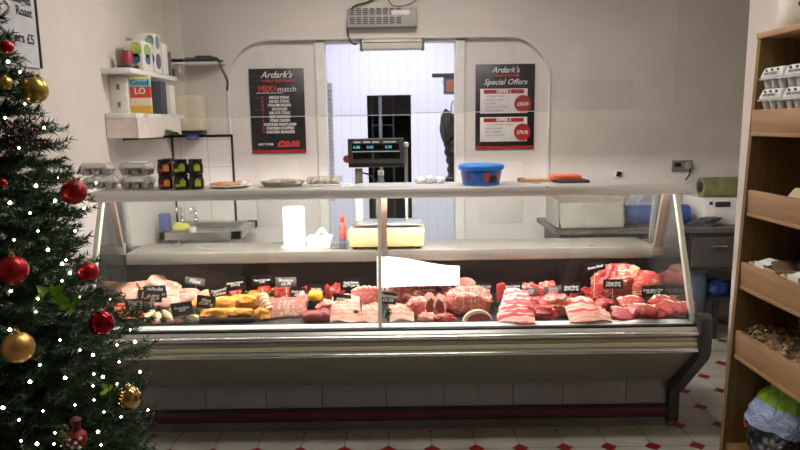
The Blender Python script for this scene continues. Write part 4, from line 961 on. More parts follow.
# three big fillets
for i, (x, y, s, lb) in enumerate([(182, 304, (.08, .06, .042), 'smooth pale pink chicken breast, left of the three fillets'), (203, 300, (.09, .06, .036), 'large pale pink chicken breast, right of the three fillets'), (165, 309, (.06, .04, .035), 'small peach coloured chicken fillet behind the pale sausages')]):
    fb(x, y, s, lb, 'chicken_breast', 'chicken', m_chick, seed=20 + i, amp=.08, flat=.4, taper=.3, rot=(0, -.1, .2))
fb(196, 311, (.045, .03, .035), 'orange marinated chicken thigh beside the Breast card', 'chicken_thigh', 'chicken', m_crumb, seed=26, amp=.15, flat=.4)
# orange diced chicken
rs = random.Random(4); k = 0
for j in range(4):
    for i in range(7):
        x = 115 + i * 4 + (j % 2) * 2; y = 321 - j * 3.6
        fb(x + rs.uniform(-1, 1), y, (.012, .011, .011), 'small cube of orange marinated chicken in the far left tray', 'diced_chicken', 'diced chicken', m_mince, 'orange diced chicken in the far left tray', seed=k, sub=2, amp=.18, z=.010 + .004 * j, flat=.5, rot=(rs.random(), rs.random(), rs.random())); k += 1
# pale skewer sausages
for i, (x, y, rz, L_) in enumerate([(148, 320, 1.25, .045), (157, 321, 1.9, .04), (166, 319, 2.35, .045), (174, 316, 2.5, .042)]):
    fb(x, y, (L_, .015, .017), '%s of the four plump pale sausages near the left end' % ORD[i], 'pale_sausage', 'sausage', m_saus, seed=40 + i, amp=.03, sub=3, flat=.8, rot=(0, -.25, rz), fine=.005, z=.004)
for i, (x, y) in enumerate([(147, 323), (156, 323.5), (170, 323), (178, 322.5)]):
    fb(x, y, (.02, .011, .012), '%s of the short pale chicken bites along the front edge' % ORD[i], 'chicken_bite', 'chicken', m_chick, seed=50 + i, amp=.08, flat=.6)
for i, (x, y, h) in enumerate([(152, 322, .03), (163, 322, .028), (184, 321, .03), (200, 318, .05)]):
    parsley(x, y, h, 'green parsley among the pale sausages, %s of four' % ORD[i])
fb(193, 322, (.022, .014, .022), 'pale cheese topped ball beside the orange fillets', 'stuffed_ball', 'chicken', m_saus, seed=61, amp=.12, flat=.6)
# orange crumbed fillets
for i, (x, y, rz) in enumerate([(215, 320, .05), (236, 319.5, -.05)]):
    fb(x, y, (.075, .028, .026), '%s orange crumbed chicken fillet of the front row' % ('left', 'right')[i], 'crumbed_fillet', 'chicken', m_crumb, seed=70 + i, amp=.14, fine=.09, flat=.5, z=.01, rot=(0, 0, rz), bend=0)
for i, (x, y, rz) in enumerate([(222, 313, .05), (243, 311, -.1)]):
    fb(x, y, (.07, .03, .036), '%s orange crumbed chicken fillet of the rear row' % ('left', 'right')[i], 'crumbed_fillet', 'chicken', m_crumb, seed=74 + i, amp=.15, fine=.09, flat=.5, z=.018, rot=(0, 0, rz))
# red peppered pieces + greens
fb(231, 303, (.045, .035, .04), 'bright red marinated chunk behind the orange fillets', 'marinated_chunk', 'meat', meat('bright_red', (200, 40, 40), (226, 70, 60), (240, 120, 100), .6, 30), seed=80, amp=.2)
parsley(246, 302, .06, 'large green parsley sprig between red chunk and rolled sausage', Yo=0)
parsley(272, 299, .055, 'green parsley sprig behind the rolled sausage')
# stuffed rolls
def roll_thing(x, y, L_, rr_, rz, label, seed, el=.35):
    c = dk(x, y); c = Vector((c.x, c.y + .02, ZD)); t = thing('stuffed_roll', c, label, 'sausage roll')
    d = Vector((math.cos(rz) * math.cos(el), math.sin(rz) * math.cos(el), math.sin(el))); a = c + Vector((0, 0, rr_ + .004)); b = a + d * L_
    pts = [a.lerp(b, k / 12) for k in range(13)]
    bm = B(); tube(bm, pts, [rr_ * (1 + .08 * math.sin(k * 2.1)) * (1 - .35 * abs(k / 6 - 1) ** 4) for k in range(13)], 16); obj('meat_roll', bm, m_pork, t)
    for k in range(5):
        q = a.lerp(b, .12 + k * .19); bm = B(); tube(bm, [q - d * .006, q, q + d * .006], [rr_ * 1.02, rr_ * 1.1, rr_ * 1.02], 18); obj('pastry_band', bm, m_saus, t)
    return t
roll_thing(269, 318, .10, .026, 2.3, 'round stuffed roll wrapped with pale bands beside the orange fillets', 90, el=.75)
fb(255, 306, (.06, .035, .04), 'orange red glazed piece behind the banded roll', 'glazed_piece', 'meat', m_crumb, seed=91)
fb(263, 303, (.05, .035, .045), 'red orange marinated chicken piece left of the dark red heap', 'glazed_piece', 'meat', m_dred, seed=92)
for i, (x, y, s) in enumerate([(276, 303, .04), (286, 302, .04), (281, 299, .042)]):
    fb(x, y, (s, .03, .035), 'deep red marinated chunk, %s of the heap under the grey card' % ('left', 'right', 'rear')[i], 'marinated_chunk', 'meat', m_dred, seed=95 + i, amp=.25, z=.006 + (.02 if i == 2 else 0))
# streaky pink slices
for i in range(7):
    ft(273 + i * 4.4, 316 - i * .25, .035, .048, .012, '%s of the seven lean streaky pork slices in front' % ORD[i], 'pork_slice', 'pork', [m_pink, m_fat], None, 100 + i, (R(62), 0, .25), fat=lambda a: 2.2 < a < 4.2, lob=.12)
fb(302, 308, (.03, .03, .04), 'pink pork fold behind the lean slices', 'pork_fold', 'pork', m_pink, seed=108, amp=.2)
# pate dish with lemon
c = dk(314, 322); t = fb(314, 322, (.055, .04, .028), 'smooth dark pink loaf lying at the front edge under the lemon', 'meat_loaf', 'meat', m_drk, seed=110, amp=.04, flat=.6)
c = dk(315, 309); bm = B(); blob(bm, (c.x, c.y + .02, ZD + .045), (.038, .03, .032), 3, .03, flat=.6, fine=.01); lemon = tag(obj('lemon_half', bm, m_lemon), 'bright yellow lemon half resting between pink slices and belly pork', 'lemon')
bm = B(); box(bm, (c.x, c.y + .025, ZD + .022), (.07, .05, .044), .006); tag(obj('small_pot', bm, m_tray), 'small black pot carrying the yellow lemon half', 'pot')
for i, (x, y) in enumerate([(304, 300), (311, 298), (318, 300)]):
    fb(x, y, (.022, .025, .04), '%s of the three small red meat pieces behind the lemon' % ('left', 'middle', 'right')[i], 'kebab_piece', 'meat', [m_dred, m_lamb, m_red][i], seed=115 + i, amp=.25)
for i, (x, y) in enumerate([(327, 301), (334, 302)]):
    fb(x, y, (.024, .025, .045), 'red glossy kebab piece %s of the lower Pork card' % ('left', 'just left')[i], 'kebab_piece', 'meat', m_red if i else m_dred, seed=120 + i, amp=.25)
fb(335, 291, (.04, .03, .05), 'dark red meat heap at the back left of the Pork Ribs card', 'diced_heap', 'meat', m_red, seed=123, amp=.3)
# belly slices fan
def strip(x, y, L_, w_, th, label, mats, seed, rz=0, tilt=R(40), z=0, sag=.01, grp=None, name='belly_slice', cat='pork'):
    c = dk(x, y); c = Vector((c.x, c.y, ZD + z)); bm = B()
    def f(u, v):
        xx = (u - .5) * L_; wv = .006 * math.sin(u * 7 + seed); return Vector((xx, (v - .5) * w_ + wv, sag * math.sin(u * PI) + .003 * math.sin(u * 19 + seed) * v))
    grid(bm, f, 22, 6, th)
    bmesh.ops.transform(bm, matrix=T((0, 0, 0), (0, 0, rz)) @ T((0, 0, 0), (tilt, 0, 0)), verts=bm.verts)
    lo = min(v.co.z for v in bm.verts); bmesh.ops.translate(bm, vec=c - Vector((0, 0, lo)), verts=bm.verts)
    return tag(obj(name, bm, mats, origin=c), label, cat, grp)
for i in range(5):
    strip(346, 321 - i * 3.3, .135, .045, .009, 'pale pork belly slice %s, left of the parsley divider' % ('at the very front', 'second from the front', 'in the middle of five', 'second from the back', 'at the back')[i], m_belly, i, rz=-.05, tilt=R(48), z=.002 + .003 * i)
for i in range(3):
    strip(371, 321 - i * 3.6, .085, .045, .009, 'pale pork belly slice %s, right of the parsley divider' % ('at the front', 'in the middle', 'at the rear')[i], m_belly, i + 7, rz=.02, tilt=R(48), z=.002 + .004 * i)
parsley(356, 320, .05, 'parsley divider standing between the belly slices', w=.25)
parsley(388, 320, .055, 'parsley divider just right of the glass joint', w=.25)
for i in range(3):
    strip(402, 321 - i * 4, .11, .045, .01, 'pale pork loin strip %s, right of the glass joint' % ('at the front', 'in the middle', 'at the rear')[i], m_belly, i + 11, rz=.06, tilt=R(46), z=.002 + .004 * i)
for i in range(4):
    ft(356 + i * 6.5, 305 - i * .2, .03, .045, .018, '%s of four upright pink pork chops behind the belly slices' % ORD[i], 'pork_chop', 'pork', [m_pork, m_fat], None, 130 + i, (R(72), 0, .12), fat=lambda a: .3 < a < 2.2, lob=.15)
fb(386, 300, (.03, .025, .04), 'cream coloured fat knuckle at the glass joint', 'fat_piece', 'meat', m_fat, seed=138)
# joints right of the centre
def joint(x, y, s, label, seed, mats, rz=0, strings=4, face=None, z=0):
    c = dk(x, y); c = Vector((c.x, min(c.y + s[1], 3.32 - s[1]), ZD + z)); t = thing('tied_joint', c, label, 'joint')
    bm = B(); blob(bm, c, s, seed, .09, flat=.6, sub=4, rot=(0, 0, rz)); obj('joint_meat', bm, mats[0], t)
    for k in range(strings):
        u = (k + .5) / strings * 1.5 - .75; ry = math.sqrt(max(.05, 1 - u * u)); pts = []
        for q in range(15):
            a_ = PI * q / 14 * 1.1 - .15; pts.append(c + Euler((0, 0, rz)).to_matrix() @ Vector((u * s[0], -math.cos(a_) * s[1] * ry * 1.04, (.64 + math.sin(a_) * ry * 1.06) * s[2])))
        bm = B(); tube(bm, pts, .0014, 5); obj('string', bm, m_saus, t)
    if face:
        bm = B(); slab(bm, c + Vector(face[0]), face[1], face[2], .008, seed, face[3], lambda a: True); obj('cut_face', bm, [m_drk, m_fat], t)
    return t
joint(405, 305, (.085, .05, .075), 'pink pork joint tied with string behind the loin strips', 140, [m_pork], -.25, 4)
joint(430, 298, (.075, .05, .075), 'tied red pink joint under the right end of the white sheet', 141, [m_lamb], .1, 3)
fb(419, 317, (.055, .04, .055), 'round pink pork shank at the front left of the cut faces', 'pork_shank', 'pork', m_pork, seed=142, amp=.08, flat=.5)
# two halves with oval dark faces
for i, (x, y, rz) in enumerate([(430, 315, .15), (440, 316, -.2)]):
    c = dk(x, y); c = Vector((c.x, c.y + .03, ZD)); t = thing('lamb_shank', c, 'meat shank with oval dark cut face, %s of the pair' % ('left', 'right')[i], 'joint')
    bm = B(); blob(bm, c, (.034, .05, .06), 145 + i, .06, flat=.7, rot=(0, 0, rz)); obj('shank_meat', bm, m_pork, t)
    bm = B(); slab(bm, c + Vector((0, -.046, .052)), .026, .042, .010, i, (R(78), rz * 1.2, 0), lambda a: True, lob=.05); obj('cut_face', bm, [m_drk, m_fat], t)
parsley(436, 303, .06, 'bright parsley tuft above the two oval cut faces', z=.06)
fb(427, 321, (.035, .025, .022), 'small pink offcut at the front below the oval faces', 'pork_offcut', 'pork', m_pink, seed=148)
fb(445, 322, (.045, .03, .022), 'low dark red meat piece along the front edge', 'meat_piece', 'meat', m_red, seed=149)
joint(470, 315, (.118, .07, .078), 'largest rolled pork joint in the middle of the right half', 150, [m_pork], .08, 5)
ft(465, 294, .062, .058, .03, 'round pale pink ham standing behind the largest joint', 'ham', 'ham', [m_ham, m_ham], None, 152, (R(78), 0, .1), lob=.05)
# rind-on leg chop
c = dk(478, 321); t = thing('pork_leg_steak', c, 'half round pork leg slice with thick cream rind at the front', 'pork')
bm = B(); prism(bm, [(math.cos(a_) * .068, math.sin(a_) * .055) for a_ in [PI * i / 16 for i in range(17)]], 1, 0, .035, bev=.005); bmesh.ops.transform(bm, matrix=T(Vector((c.x, c.y, ZD)), (-.15, -.12, .05)), verts=bm.verts); obj('rind', bm, m_fat, t)
bm = B(); prism(bm, [(.004 + math.cos(a_) * .056, .002 + math.sin(a_) * .038) for a_ in [PI * i / 16 for i in range(17)]], 1, -.004, .02, bev=.003); bmesh.ops.transform(bm, matrix=T(Vector((c.x, c.y, ZD)), (-.15, -.12, .05)), verts=bm.verts); obj('cut_face', bm, m_drk, t)
parsley(494, 311, .05, 'parsley tuft between the largest joint and the bacon')
# bacon
for i in range(7):
    strip(516, 322 - i * 2.6, .165 - .008 * i, .05, .007, '%s of the seven bacon rashers laid in a sloping stack' % ('frontmost', 'second', 'third', 'fourth', 'fifth', 'sixth', 'rearmost')[i], m_bacon, i * 3, rz=-.16, tilt=R(40), z=.001 + .006 * i, sag=.012, name='bacon_rasher', cat='bacon')
for i, (x, y, h) in enumerate([(501, 303, .05), (510, 302, .03)]):
    ft(x, y, .022, h, .03, '%s upright bright red meat block behind the bacon' % ('tall', 'short')[i], 'steak_block', 'meat', [m_red, m_fat], None, 160 + i, (R(82), 0, .1), power=5, lob=.08)
fb(521, 298, (.03, .025, .03), 'small red steak piece left of the grey cards', 'steak_piece', 'meat', m_red, seed=163)
for i, (x, y, s) in enumerate([(534, 318, .05), (546, 320, .05), (541, 309, .055), (553, 308, .045)]):
    fb(x, y, (s, .035, .032), 'bright red beef lump %s, right of the bacon' % ('at the front left', 'at the front right', 'at the rear left', 'at the rear right')[i], 'beef_lump', 'beef', m_red, seed=165 + i, amp=.2, z=.005)
fb(531, 296, (.05, .03, .045), 'pale topped red joint at the back between the grey cards', 'beef_joint', 'beef', m_lamb, seed=170)
fb(549, 296, (.05, .03, .05), 'pink red joint at the back behind the cut sirloin', 'beef_joint', 'beef', m_lamb, seed=171)
# sirloin
c = dk(557, 315); c = Vector((c.x, c.y + .04, ZD)); t = thing('sirloin_joint', c, 'sirloin with a dark red cut face under ridged pale fat', 'beef')
bm = B(); blob(bm, c, (.085, .055, .065), 175, .1, flat=.5); obj('fat_cover', bm, m_lamb, t)
bm = B(); slab(bm, c + Vector((.012, -.05, .032)), .058, .024, .012, 4, (R(75), .12, 0), lambda a: a < 3.3, lob=.1); obj('cut_face', bm, [m_drk, m_fat], t)
# diced steak
rs = random.Random(9); k = 0
for j in range(4):
    for i in range(8):
        fb(570 + i * 4.3 + rs.uniform(-1, 1) + (j % 2) * 2, 302 - j * 3.0, (.013, .012, .013), 'bright red cube of diced steak in the shallow black tray', 'diced_steak', 'diced steak', m_red, 'diced steak cubes in the shallow tray', seed=180 + k, sub=2, amp=.18, z=.008 + .012 * min(j, 2) + rs.uniform(0, .004), flat=.5, rot=(rs.random(), rs.random(), rs.random())); k += 1
# fatty slices laid flat in front
for i in range(5):
    strip(590 - i * 3, 321.5 - i * 2.4, .19 - .012 * i, .05, .010, '%s of the five long fat streaked flank slices at the front' % ('frontmost', 'second', 'middle', 'fourth', 'rearmost')[i], m_bacon if i % 2 else m_belly, i * 5 + 2, rz=.04 - .03 * i, tilt=R(38), z=.001 + .005 * i, sag=.02, name='flank_slice', cat='beef')
# shoulder
c = dk(625, 306); c = Vector((c.x, 3.24, ZD)); t = thing('lamb_shoulder', c, 'huge beef and fat joint rising at the right of the display', 'joint')
bm = B(); blob(bm, c + Vector((.02, .0, .0)), (.13, .075, .115), 190, .12, flat=.5, sub=4, taper=.1, rot=(0, -.12, 0)); obj('shoulder_meat', bm, m_lamb, t)
bm = B(); blob(bm, c + Vector((.045, -.01, .07)), (.105, .05, .05), 191, .15, flat=.6, sub=4, taper=.3, rot=(0, -.25, .1)); obj('fat_ridge', bm, meat('yellow_fat', (228, 176, 140), (240, 206, 160), (214, 120, 100), .6, 14), t)
bm = B(); blob(bm, c + Vector((-.085, -.01, 0)), (.05, .05, .12), 192, .12, flat=.5, sub=4, rot=(0, .4, 0)); obj('red_face', bm, m_red, t)
fb(650, 302, (.07, .05, .085), 'red beef joint right of the huge joint', 'beef_joint', 'beef', m_lamb, seed=194)
joint(677, 300, (.065, .06, .12), 'upright red joint close to the right end glass', 195, [m_lamb], .3, 3)  # solid joint added to stand for the meat reflection in the end glass
# steaks
for i, (x, y, rx, ry, rz, z) in enumerate([(622, 318, .062, .045, .2, 0), (638, 317, .06, .045, -.2, .012), (646, 320, .05, .04, .1, .026), (657, 317, .06, .045, .3, .0), (672, 316, .062, .045, -.15, .012), (682, 318, .05, .04, .2, .028)]):
    ft(x, y, rx, ry, .022, '%s of the six raw red steaks at the right front' % ORD[i], 'beef_steak', 'steak', [m_red, m_fat], None, 200 + i, (R(24), .05, rz), z=z, fat=lambda a: .2 < a < 1.9, lob=.22)
for i, (x, y) in enumerate([(630, 309), (662, 309)]):
    ft(x, y, .07, .04, .03, '%s thick raw steak of the rear pair on the right' % ('left', 'right')[i], 'beef_steak', 'steak', [m_red, m_fat], None, 210 + i, (R(32), 0, .1), z=.006, fat=lambda a: .5 < a < 2.5, lob=.2)
bm = B(); c = dk(672, 311); box(bm, (c.x, c.y, ZD + .065), (.03, .003, .035), .001, rot=(-.2, .1, 0)); tag(obj('meat_label', bm, meat('pink_label', (240, 130, 120), (244, 150, 140), (250, 200, 190), .6, 10, bm_=0)), 'small pink card stuck on the rightmost steaks', 'card')

# ------------------------------------------------------------------ price cards
m_card = M('chalk_black_card', (24, 24, 26), .3); m_gcard = M('shiny_grey_card', (120, 120, 122), .12, coat=.5); m_chalk = M('chalk_ink', (255, 255, 252), .8)
CARDS = [  # x, y, w, h, Y, roll deg, text, grey, label
 (155, 292, 23, 13, 3.16, 3, 'Whole\nChicken', 0, 'upper black price card in front of the whole chicken'),
 (150, 296, 24, 12, 3.08, -4, 'Legs', 0, 'darker price card overlapped by the Whole Chicken card'),
 (135, 305, 20, 13, 2.98, 4, 'Thighs\n£3.50', 0, 'faded price card beside the tree over the diced chicken'),
 (182, 309, 22, 14, 2.90, 6, 'Breast Strips\n£8.99', 0, 'black price card standing among the pale sausages'),
 (195, 281.5, 20, 8, 3.42, -8, 'Fillet', 1, 'shiny grey card at the back above the pink fillets'),
 (206, 302, 19, 13, 3.02, -9, 'Fillets\n£9.99 kg', 0, 'tilted black card at the left top of the orange fillets'),
 (219, 292, 20, 9, 3.16, 12, 'Peppered\nChicken', 0, 'narrow tilted card behind the red marinated chunk'),
 (235, 284, 21, 13, 3.36, 8, 'Chicken Pepper\n£7.99 kg', 0, 'black card at the back above the red marinated chunk'),
 (262, 281, 21, 10, 3.40, 2, 'Pepper Pork Loin\n£7.99', 0, 'black card on a clear stem behind the banded roll'),
 (286, 282, 21, 10, 3.38, -1, 'Sausages\n£6.99', 1, 'shiny grey card above the dark red marinated heap'),
 (298, 293, 17, 10, 3.22, 1, 'Pork Loin\n£6.99', 0, 'black card just right of the dark red heap'),
 (316, 290, 18, 11, 3.30, -3, 'Pork Ribs\n£5.99 per kg', 0, 'black card behind the yellow lemon half'),
 (342, 300, 18, 12, 3.05, -6, 'Pork Belly\n£4.99 per kg', 0, 'black card at the left above the belly slices'),
 (351, 284, 22, 12, 3.42, 2, 'Pork Bones\n£2.99 per kg', 0, 'black card at the back above the pork chops'),
 (388, 298, 17, 12, 2.96, -8, 'Gammon\n£6.99', 0, 'dark card just right of the glass joint'),
 (445, 287, 18, 9, 3.28, 3, 'Silverside\n£6.99', 0, 'black card under the right end of the white sheet'),
 (484, 288, 18, 10, 3.36, 0, 'Pork Loin\n£5.99 kg', 0, 'black card right of the round ham'),
 (512, 287.5, 20, 11, 3.34, 1, 'Minced Steak\n£5.99 per kg', 0, 'black card above the middle of the bacon'),
 (528, 292, 20, 8, 3.14, 6, 'Stewing\nSTEAK', 1, 'shiny grey card over the red beef lumps'),
 (553, 290, 18, 8, 3.16, 6, 'Sirloin\nSTEAK', 1, 'shiny grey card above the sirloin with the cut face'),
 (571, 288, 20, 11, 3.30, 1, 'Diced Steak\n£8.99 per kg', 0, 'black card left above the diced steak tray'),
 (595, 267, 20, 9, 3.46, 12, 'Roast Beef', 0, 'tilted card set highest on the black back panel'),
 (613, 284, 20, 10, 3.12, 0, 'T Bone Steak\n£16.99 per kg', 0, 'black card pinned over the huge joint'),
 (653, 291, 23, 12, 3.10, 2, 'Lamb Gigot Chop\n£9.99 per kg', 0, 'black card right of the huge joint above the steaks'),
]
for (x, y, w_, h_, Yc, rl, s, g, lb) in CARDS:
    Yc = min(Yc, 3.12 + (Yc - 3.1) * .2)
    c = PY(x, y, Yc); sc = Yc / 640; W, H = w_ * sc, h_ * sc
    t = thing('price_card', (c.x, Yc, c.z - H / 2), lb, 'price card')
    ry = R(-rl); bm = B(); box(bm, c, (W, .0016, H), .0006, rot=(0, ry, 0)); obj('card', bm, m_gcard if g else m_card, t)
    n = s.count('\n') + 1; mx = max(len(q) for q in s.split('\n')); sz = min(H / n * .88, W / mx * 1.75)
    bm = text_bm(s, sz, (0, 0, 0), rot=(R(90), 0, 0), shear=.2, bold=.0008, spacing=.9)
    bmesh.ops.transform(bm, matrix=Matrix.Translation(c + Vector((0, -.0018, 0))) @ Euler((0, ry, 0)).to_matrix().to_4x4(), verts=bm.verts); obj('lettering', bm, m_chalk, t)
    bm = B(); zb2 = ZD + .004; cyl(bm, (c.x, Yc + .003, zb2), (c.x, Yc + .003, c.z), .0018, 6); obj('pin', bm, m_gloss, t)

# extra pieces that fill the gaps between the trays
for i, (x, y, s, mm, sd, lb) in enumerate([
 (190, 291, (.06, .05, .03), m_chick, 401, 'flat pale chicken fillet at the very back under the grey card'),
 (209, 306, (.035, .03, .03), m_crumb, 402, 'orange piece touching the left end of the rear crumbed fillet'),
 (260, 320, (.04, .03, .03), m_crumb, 403, 'small orange piece in front of the banded roll'),
 (283, 309, (.05, .03, .03), m_pink, 404, 'pink pork piece lying between the marinated heap and lean slices'),
 (325, 311, (.04, .03, .03), m_pink, 405, 'pink pork piece just right of the yellow lemon half'),
 (322, 321, (.03, .03, .03), m_drk, 406, 'dark maroon piece between the smooth loaf and the belly slices'),
 (372, 292, (.07, .04, .035), m_pork, 407, 'flat pink pork piece at the back left of the glass joint'),
 (395, 292, (.06, .04, .05), m_pork, 408, 'pink pork piece below the left end of the white sheet'),
 (416, 307, (.05, .035, .045), m_lamb, 409, 'small red marbled piece between the tied joints'),
 (448, 306, (.04, .035, .05), m_pork, 410, 'pork piece tucked left of the largest joint'),
 (508, 296, (.05, .04, .03), m_red, 411, 'flat red beef piece behind the upright red blocks'),
 (586, 313, (.07, .035, .03), m_lamb, 412, 'marbled red piece behind the flank slices'),
 (606, 312, (.05, .035, .035), m_red, 413, 'deep red piece below the huge joint'),
 (690, 312, (.04, .04, .04), m_lamb, 414, 'marbled piece in the right front corner by the end glass')]):
    fb(x, y, s, lb, 'meat_piece', 'meat', mm, seed=sd, amp=.18)
for i, (x, y, h) in enumerate([(258, 317, .035), (303, 318, .03), (331, 306, .04), (412, 313, .03), (526, 304, .04), (566, 311, .035), (607, 318, .03), (646, 308, .035)]):
    parsley(x, y, h, 'small parsley garnish between the meats, %s of eight along the case' % ORD[i])
# ------------------------------------------------------------------ wooden display unit on the right
Ye = 2.05
tA, tB = PY(761, 38, Ye), PY(722, 450, Ye)
def fx(z): return tA.x + (tB.x - tA.x) * (tA.z - z) / (tA.z - tB.z)
Y0u = .9; XB = XW - .004; zt = tA.z
m_oak = wood('oak_front', (140, 104, 68), (172, 134, 94), 1); m_oakv = wood('oak_panel', (108, 84, 48), (136, 106, 64), 2)
unit = thing('shelf_unit', (1.35, 1.5, 0), 'tall wooden slanted display shelf unit against the right wall', 'shelving')
for ya, yb in ((Ye, Ye + .018), (Y0u - .018, Y0u)):
    bm = B(); prism(bm, [(fx(0), 0), (XB, 0), (XB, zt), (fx(zt), zt)], 1, ya, yb); obj('side_panel', bm, m_oakv, unit, smooth=False)
bm = B(); box2(bm, (XB - .012, Y0u, .05), (XB, Ye, zt - .02)); obj('back_panel', bm, m_oakv, unit)
bm = B(); box2(bm, (fx(zt) - .004, Y0u - .02, zt - .002), (XB, Ye + .02, zt + .016), .002); obj('top_board', bm, m_oak, unit)
lips = [(752, 110, 132), (748, 190, 212), (741, 262, 285), (735.5, 330, 354)]
zl = []
for (x, ya, yb) in lips:
    z1_, z0_ = PY(x, ya, Ye).z, PY(x, yb, Ye).z; zl.append((z1_, z0_)); xf = PY(x, (ya + yb) / 2, Ye).x
    bm = B(); prism(bm, [(xf - .004, z1_), (xf + .012, z1_ + .001), (xf + .018, z0_), (xf - .001, z0_)], 1, Y0u, Ye - .001, bev=.002); lp = obj('tray_front', bm, m_oak, unit)
    bm = B(); box2(bm, (xf - .003, Y0u, z0_ - .012), (xf + .02, Ye - .001, z0_), .002); obj('lower_moulding', bm, m_oak, lp)
    bm = B(); prism(bm, [(xf + .01, z0_ + .002), (XB - .012, z0_ + .03), (XB - .012, z0_ + .018), (xf + .01, z0_ - .01)], 1, Y0u, Ye - .001); obj('shelf_board', bm, m_oakv, unit)
xf4 = fx(.45)
bm = B(); box2(bm, (fx(.42) + .01, Y0u, .40), (XB - .012, Ye, .42)); obj('bottom_board', bm, m_oakv, unit)
# egg cartons on the top shelf
m_pulp = M('grey_pulp', (206, 206, 204), .85, c2=(190, 190, 188), scale=60, bmp=.2)
def carton(y, z, X, label):
    """six egg pulp carton, long side along y"""
    t = thing('egg_carton', (X, y, z), label, 'egg box'); L_, W_ = .118, .095
    bm = B()
    for i in range(3):
        for j in range(2): lathe(bm, [(.008, 0), (.012, 0), (.0195, .028), (0, .028)], 10, (X + (j - .5) * .045, y + (i - 1) * .038, z))
    box(bm, (X, y, z + .028), (W_, L_, .004), .0015); obj('cup_base', bm, m_pulp, t)
    bm = B(); t_ = bmesh.new(); bmesh.ops.create_cube(t_, size=1)
    for v in t_.verts:
        k = .78 if v.co.z > 0 else 1; v.co = Vector((X + v.co.x * W_ * k, y + v.co.y * L_ * (.86 if v.co.z > 0 else 1), z + .046 + v.co.z * .031))
    bmesh.ops.bevel(t_, geom=t_.edges[:], offset=.006, segments=2, affect='EDGES', profile=.5); _merge(bm, t_); obj('lid', bm, m_pulp, t)
    bm = B()
    for i, dy in enumerate((.03, 0, -.03)): box(bm, (X - W_ / 2 + .006, y + dy, z + .053), (.002, .010, .008), .0005, rot=(0, R(-20), 0))
    obj('lid_slots', bm, m_dgrey, t)
    bm = text_bm('FREE RANGE', .012, (X - W_ / 2 + .0015, y, z + .043), rot=(R(70), 0, R(-90))); obj('lettering', bm, m_dgrey, t)
zc_ = zl[0][0] - .006
zc_ = PY(775, 109.5, 1.96).z
for i in range(5):
    for k in range(2):
        Xc = PY(763, 95, 1.98).x + .055
        carton(1.965 - i * .122, zc_ + k * .0625, Xc, '%s grey pulp egg carton on the top shelf, %s' % (('lower', 'upper')[k], ('nearest the end panel', 'second from the end panel', 'third from the end panel', 'fourth from the end panel', 'fifth from the end panel')[i]))
bm = B(); prism(bm, [(PY(752, 120, Ye).x + .014, zc_), (XB - .013, zc_), (XB - .013, zc_ - .012), (PY(752, 120, Ye).x + .014, zc_ - .012)], 1, Y0u + .001, Ye - .002); obj('false_floor', bm, m_oakv, unit)
# second shelf: paper packets
m_kraft = M('kraft_paper', (190, 168, 136), .7, c2=(170, 146, 112), scale=20)
zf = zl[1][0] - .03
for i in range(3):
    y = 1.86 - i * .16; X = fx(zf) + .10; bm = B(); blob(bm, (X, y, zf - .02), (.085, .07, .045), 300 + i, .15, flat=.5, rot=(0, 0, .3 * i)); tag(obj('paper_packet', bm, M('pale_packet', (206, 190, 160), .5, c2=(180, 160, 128), scale=12, bmp=.3)), 'crumpled pale packet on the second shelf, %s the end panel' % ('nearest', 'second from', 'third from')[i], 'packet')
# third shelf: kraft bread trays with film and white label
m_brown = M('brown_bread', (120, 84, 54), .6, c2=(92, 62, 40), scale=18, bmp=.3)
m_film = clear('cling_film', (240, 240, 236), .12, .08, .15)
zf = zl[2][0] - .03
for i in range(4):
    y = 1.955 - i * .175; X0 = fx(zf) + .015
    t = thing('bread_tray', (X0 + .15, y, zf), 'kraft tray of dark bread with white label, %s the end panel' % ('nearest', 'second from', 'third from', 'fourth from')[i], 'bread')
    bm = B(); box(bm, (X0 + .16, y, zf + .004), (.31, .15, .004))
    for sy in (-1, 1): box(bm, (X0 + .16, y + sy * .073, zf + .02), (.31, .004, .034), .001)
    for sx in (.005, .315): box(bm, (X0 + sx, y, zf + .02), (.004, .15, .034), .001)
    obj('tray', bm, m_kraft, t)
    for k in range(3):
        bm = B(); blob(bm, (X0 + .06 + k * .1, y, zf + .008), (.045, .06, .03), 310 + i * 3 + k, .08, flat=.5); obj('bread_piece', bm, m_brown, t)
    bm = B(); grid(bm, lambda u, v: Vector((X0 + .005 + u * .31, y - .073 + v * .146, zf + .038 + .006 * math.sin(u * 17 + v * 5) * math.sin(v * 9))), 20, 10, .0008); obj('film', bm, m_film, t)
    bm = B(); box(bm, (X0 + .03, y + .01, zf + .048), (.05, .05, .001), rot=(.05, -.2, .2)); box(bm, (X0 + .0005, y + .01, zf + .032), (.001, .05, .03)); obj('white_label', bm, m_paper, t)
# fourth shelf: shiny shreds in bags (nobody could count them)
m_shred = M('shiny_straw_shreds', (226, 204, 168), .25, c2=(150, 112, 74), scale=30)
zf = zl[3][0] - .02; rs = random.Random(3); bm = B()
for i in range(1500):
    y = rs.uniform(1.05, 2.03); X0 = fx(zf) + .02; x = rs.uniform(X0, X0 + .28); z = zf + .01 + rs.random() * .03 + .06 * rs.random() * (x - X0) / .28
    a_ = rs.uniform(0, 2 * PI); L_ = rs.uniform(.012, .03); w_ = .0038; d = Vector((math.cos(a_), math.sin(a_), rs.uniform(-.5, .5))); n_ = d.cross(Vector((rs.uniform(-.4, .4), rs.uniform(-.4, .4), 1))).normalized() * w_; c = Vector((x, y, z)); up = Vector((0, 0, L_ * .25))
    p = [c - d * L_ / 2, c + up, c + d * L_ / 2]; V = [bm.verts.new(q + s_ * n_) for q in p for s_ in (-1, 1)]
    bm.faces.new((V[0], V[1], V[3], V[2])); bm.faces.new((V[2], V[3], V[5], V[4]))
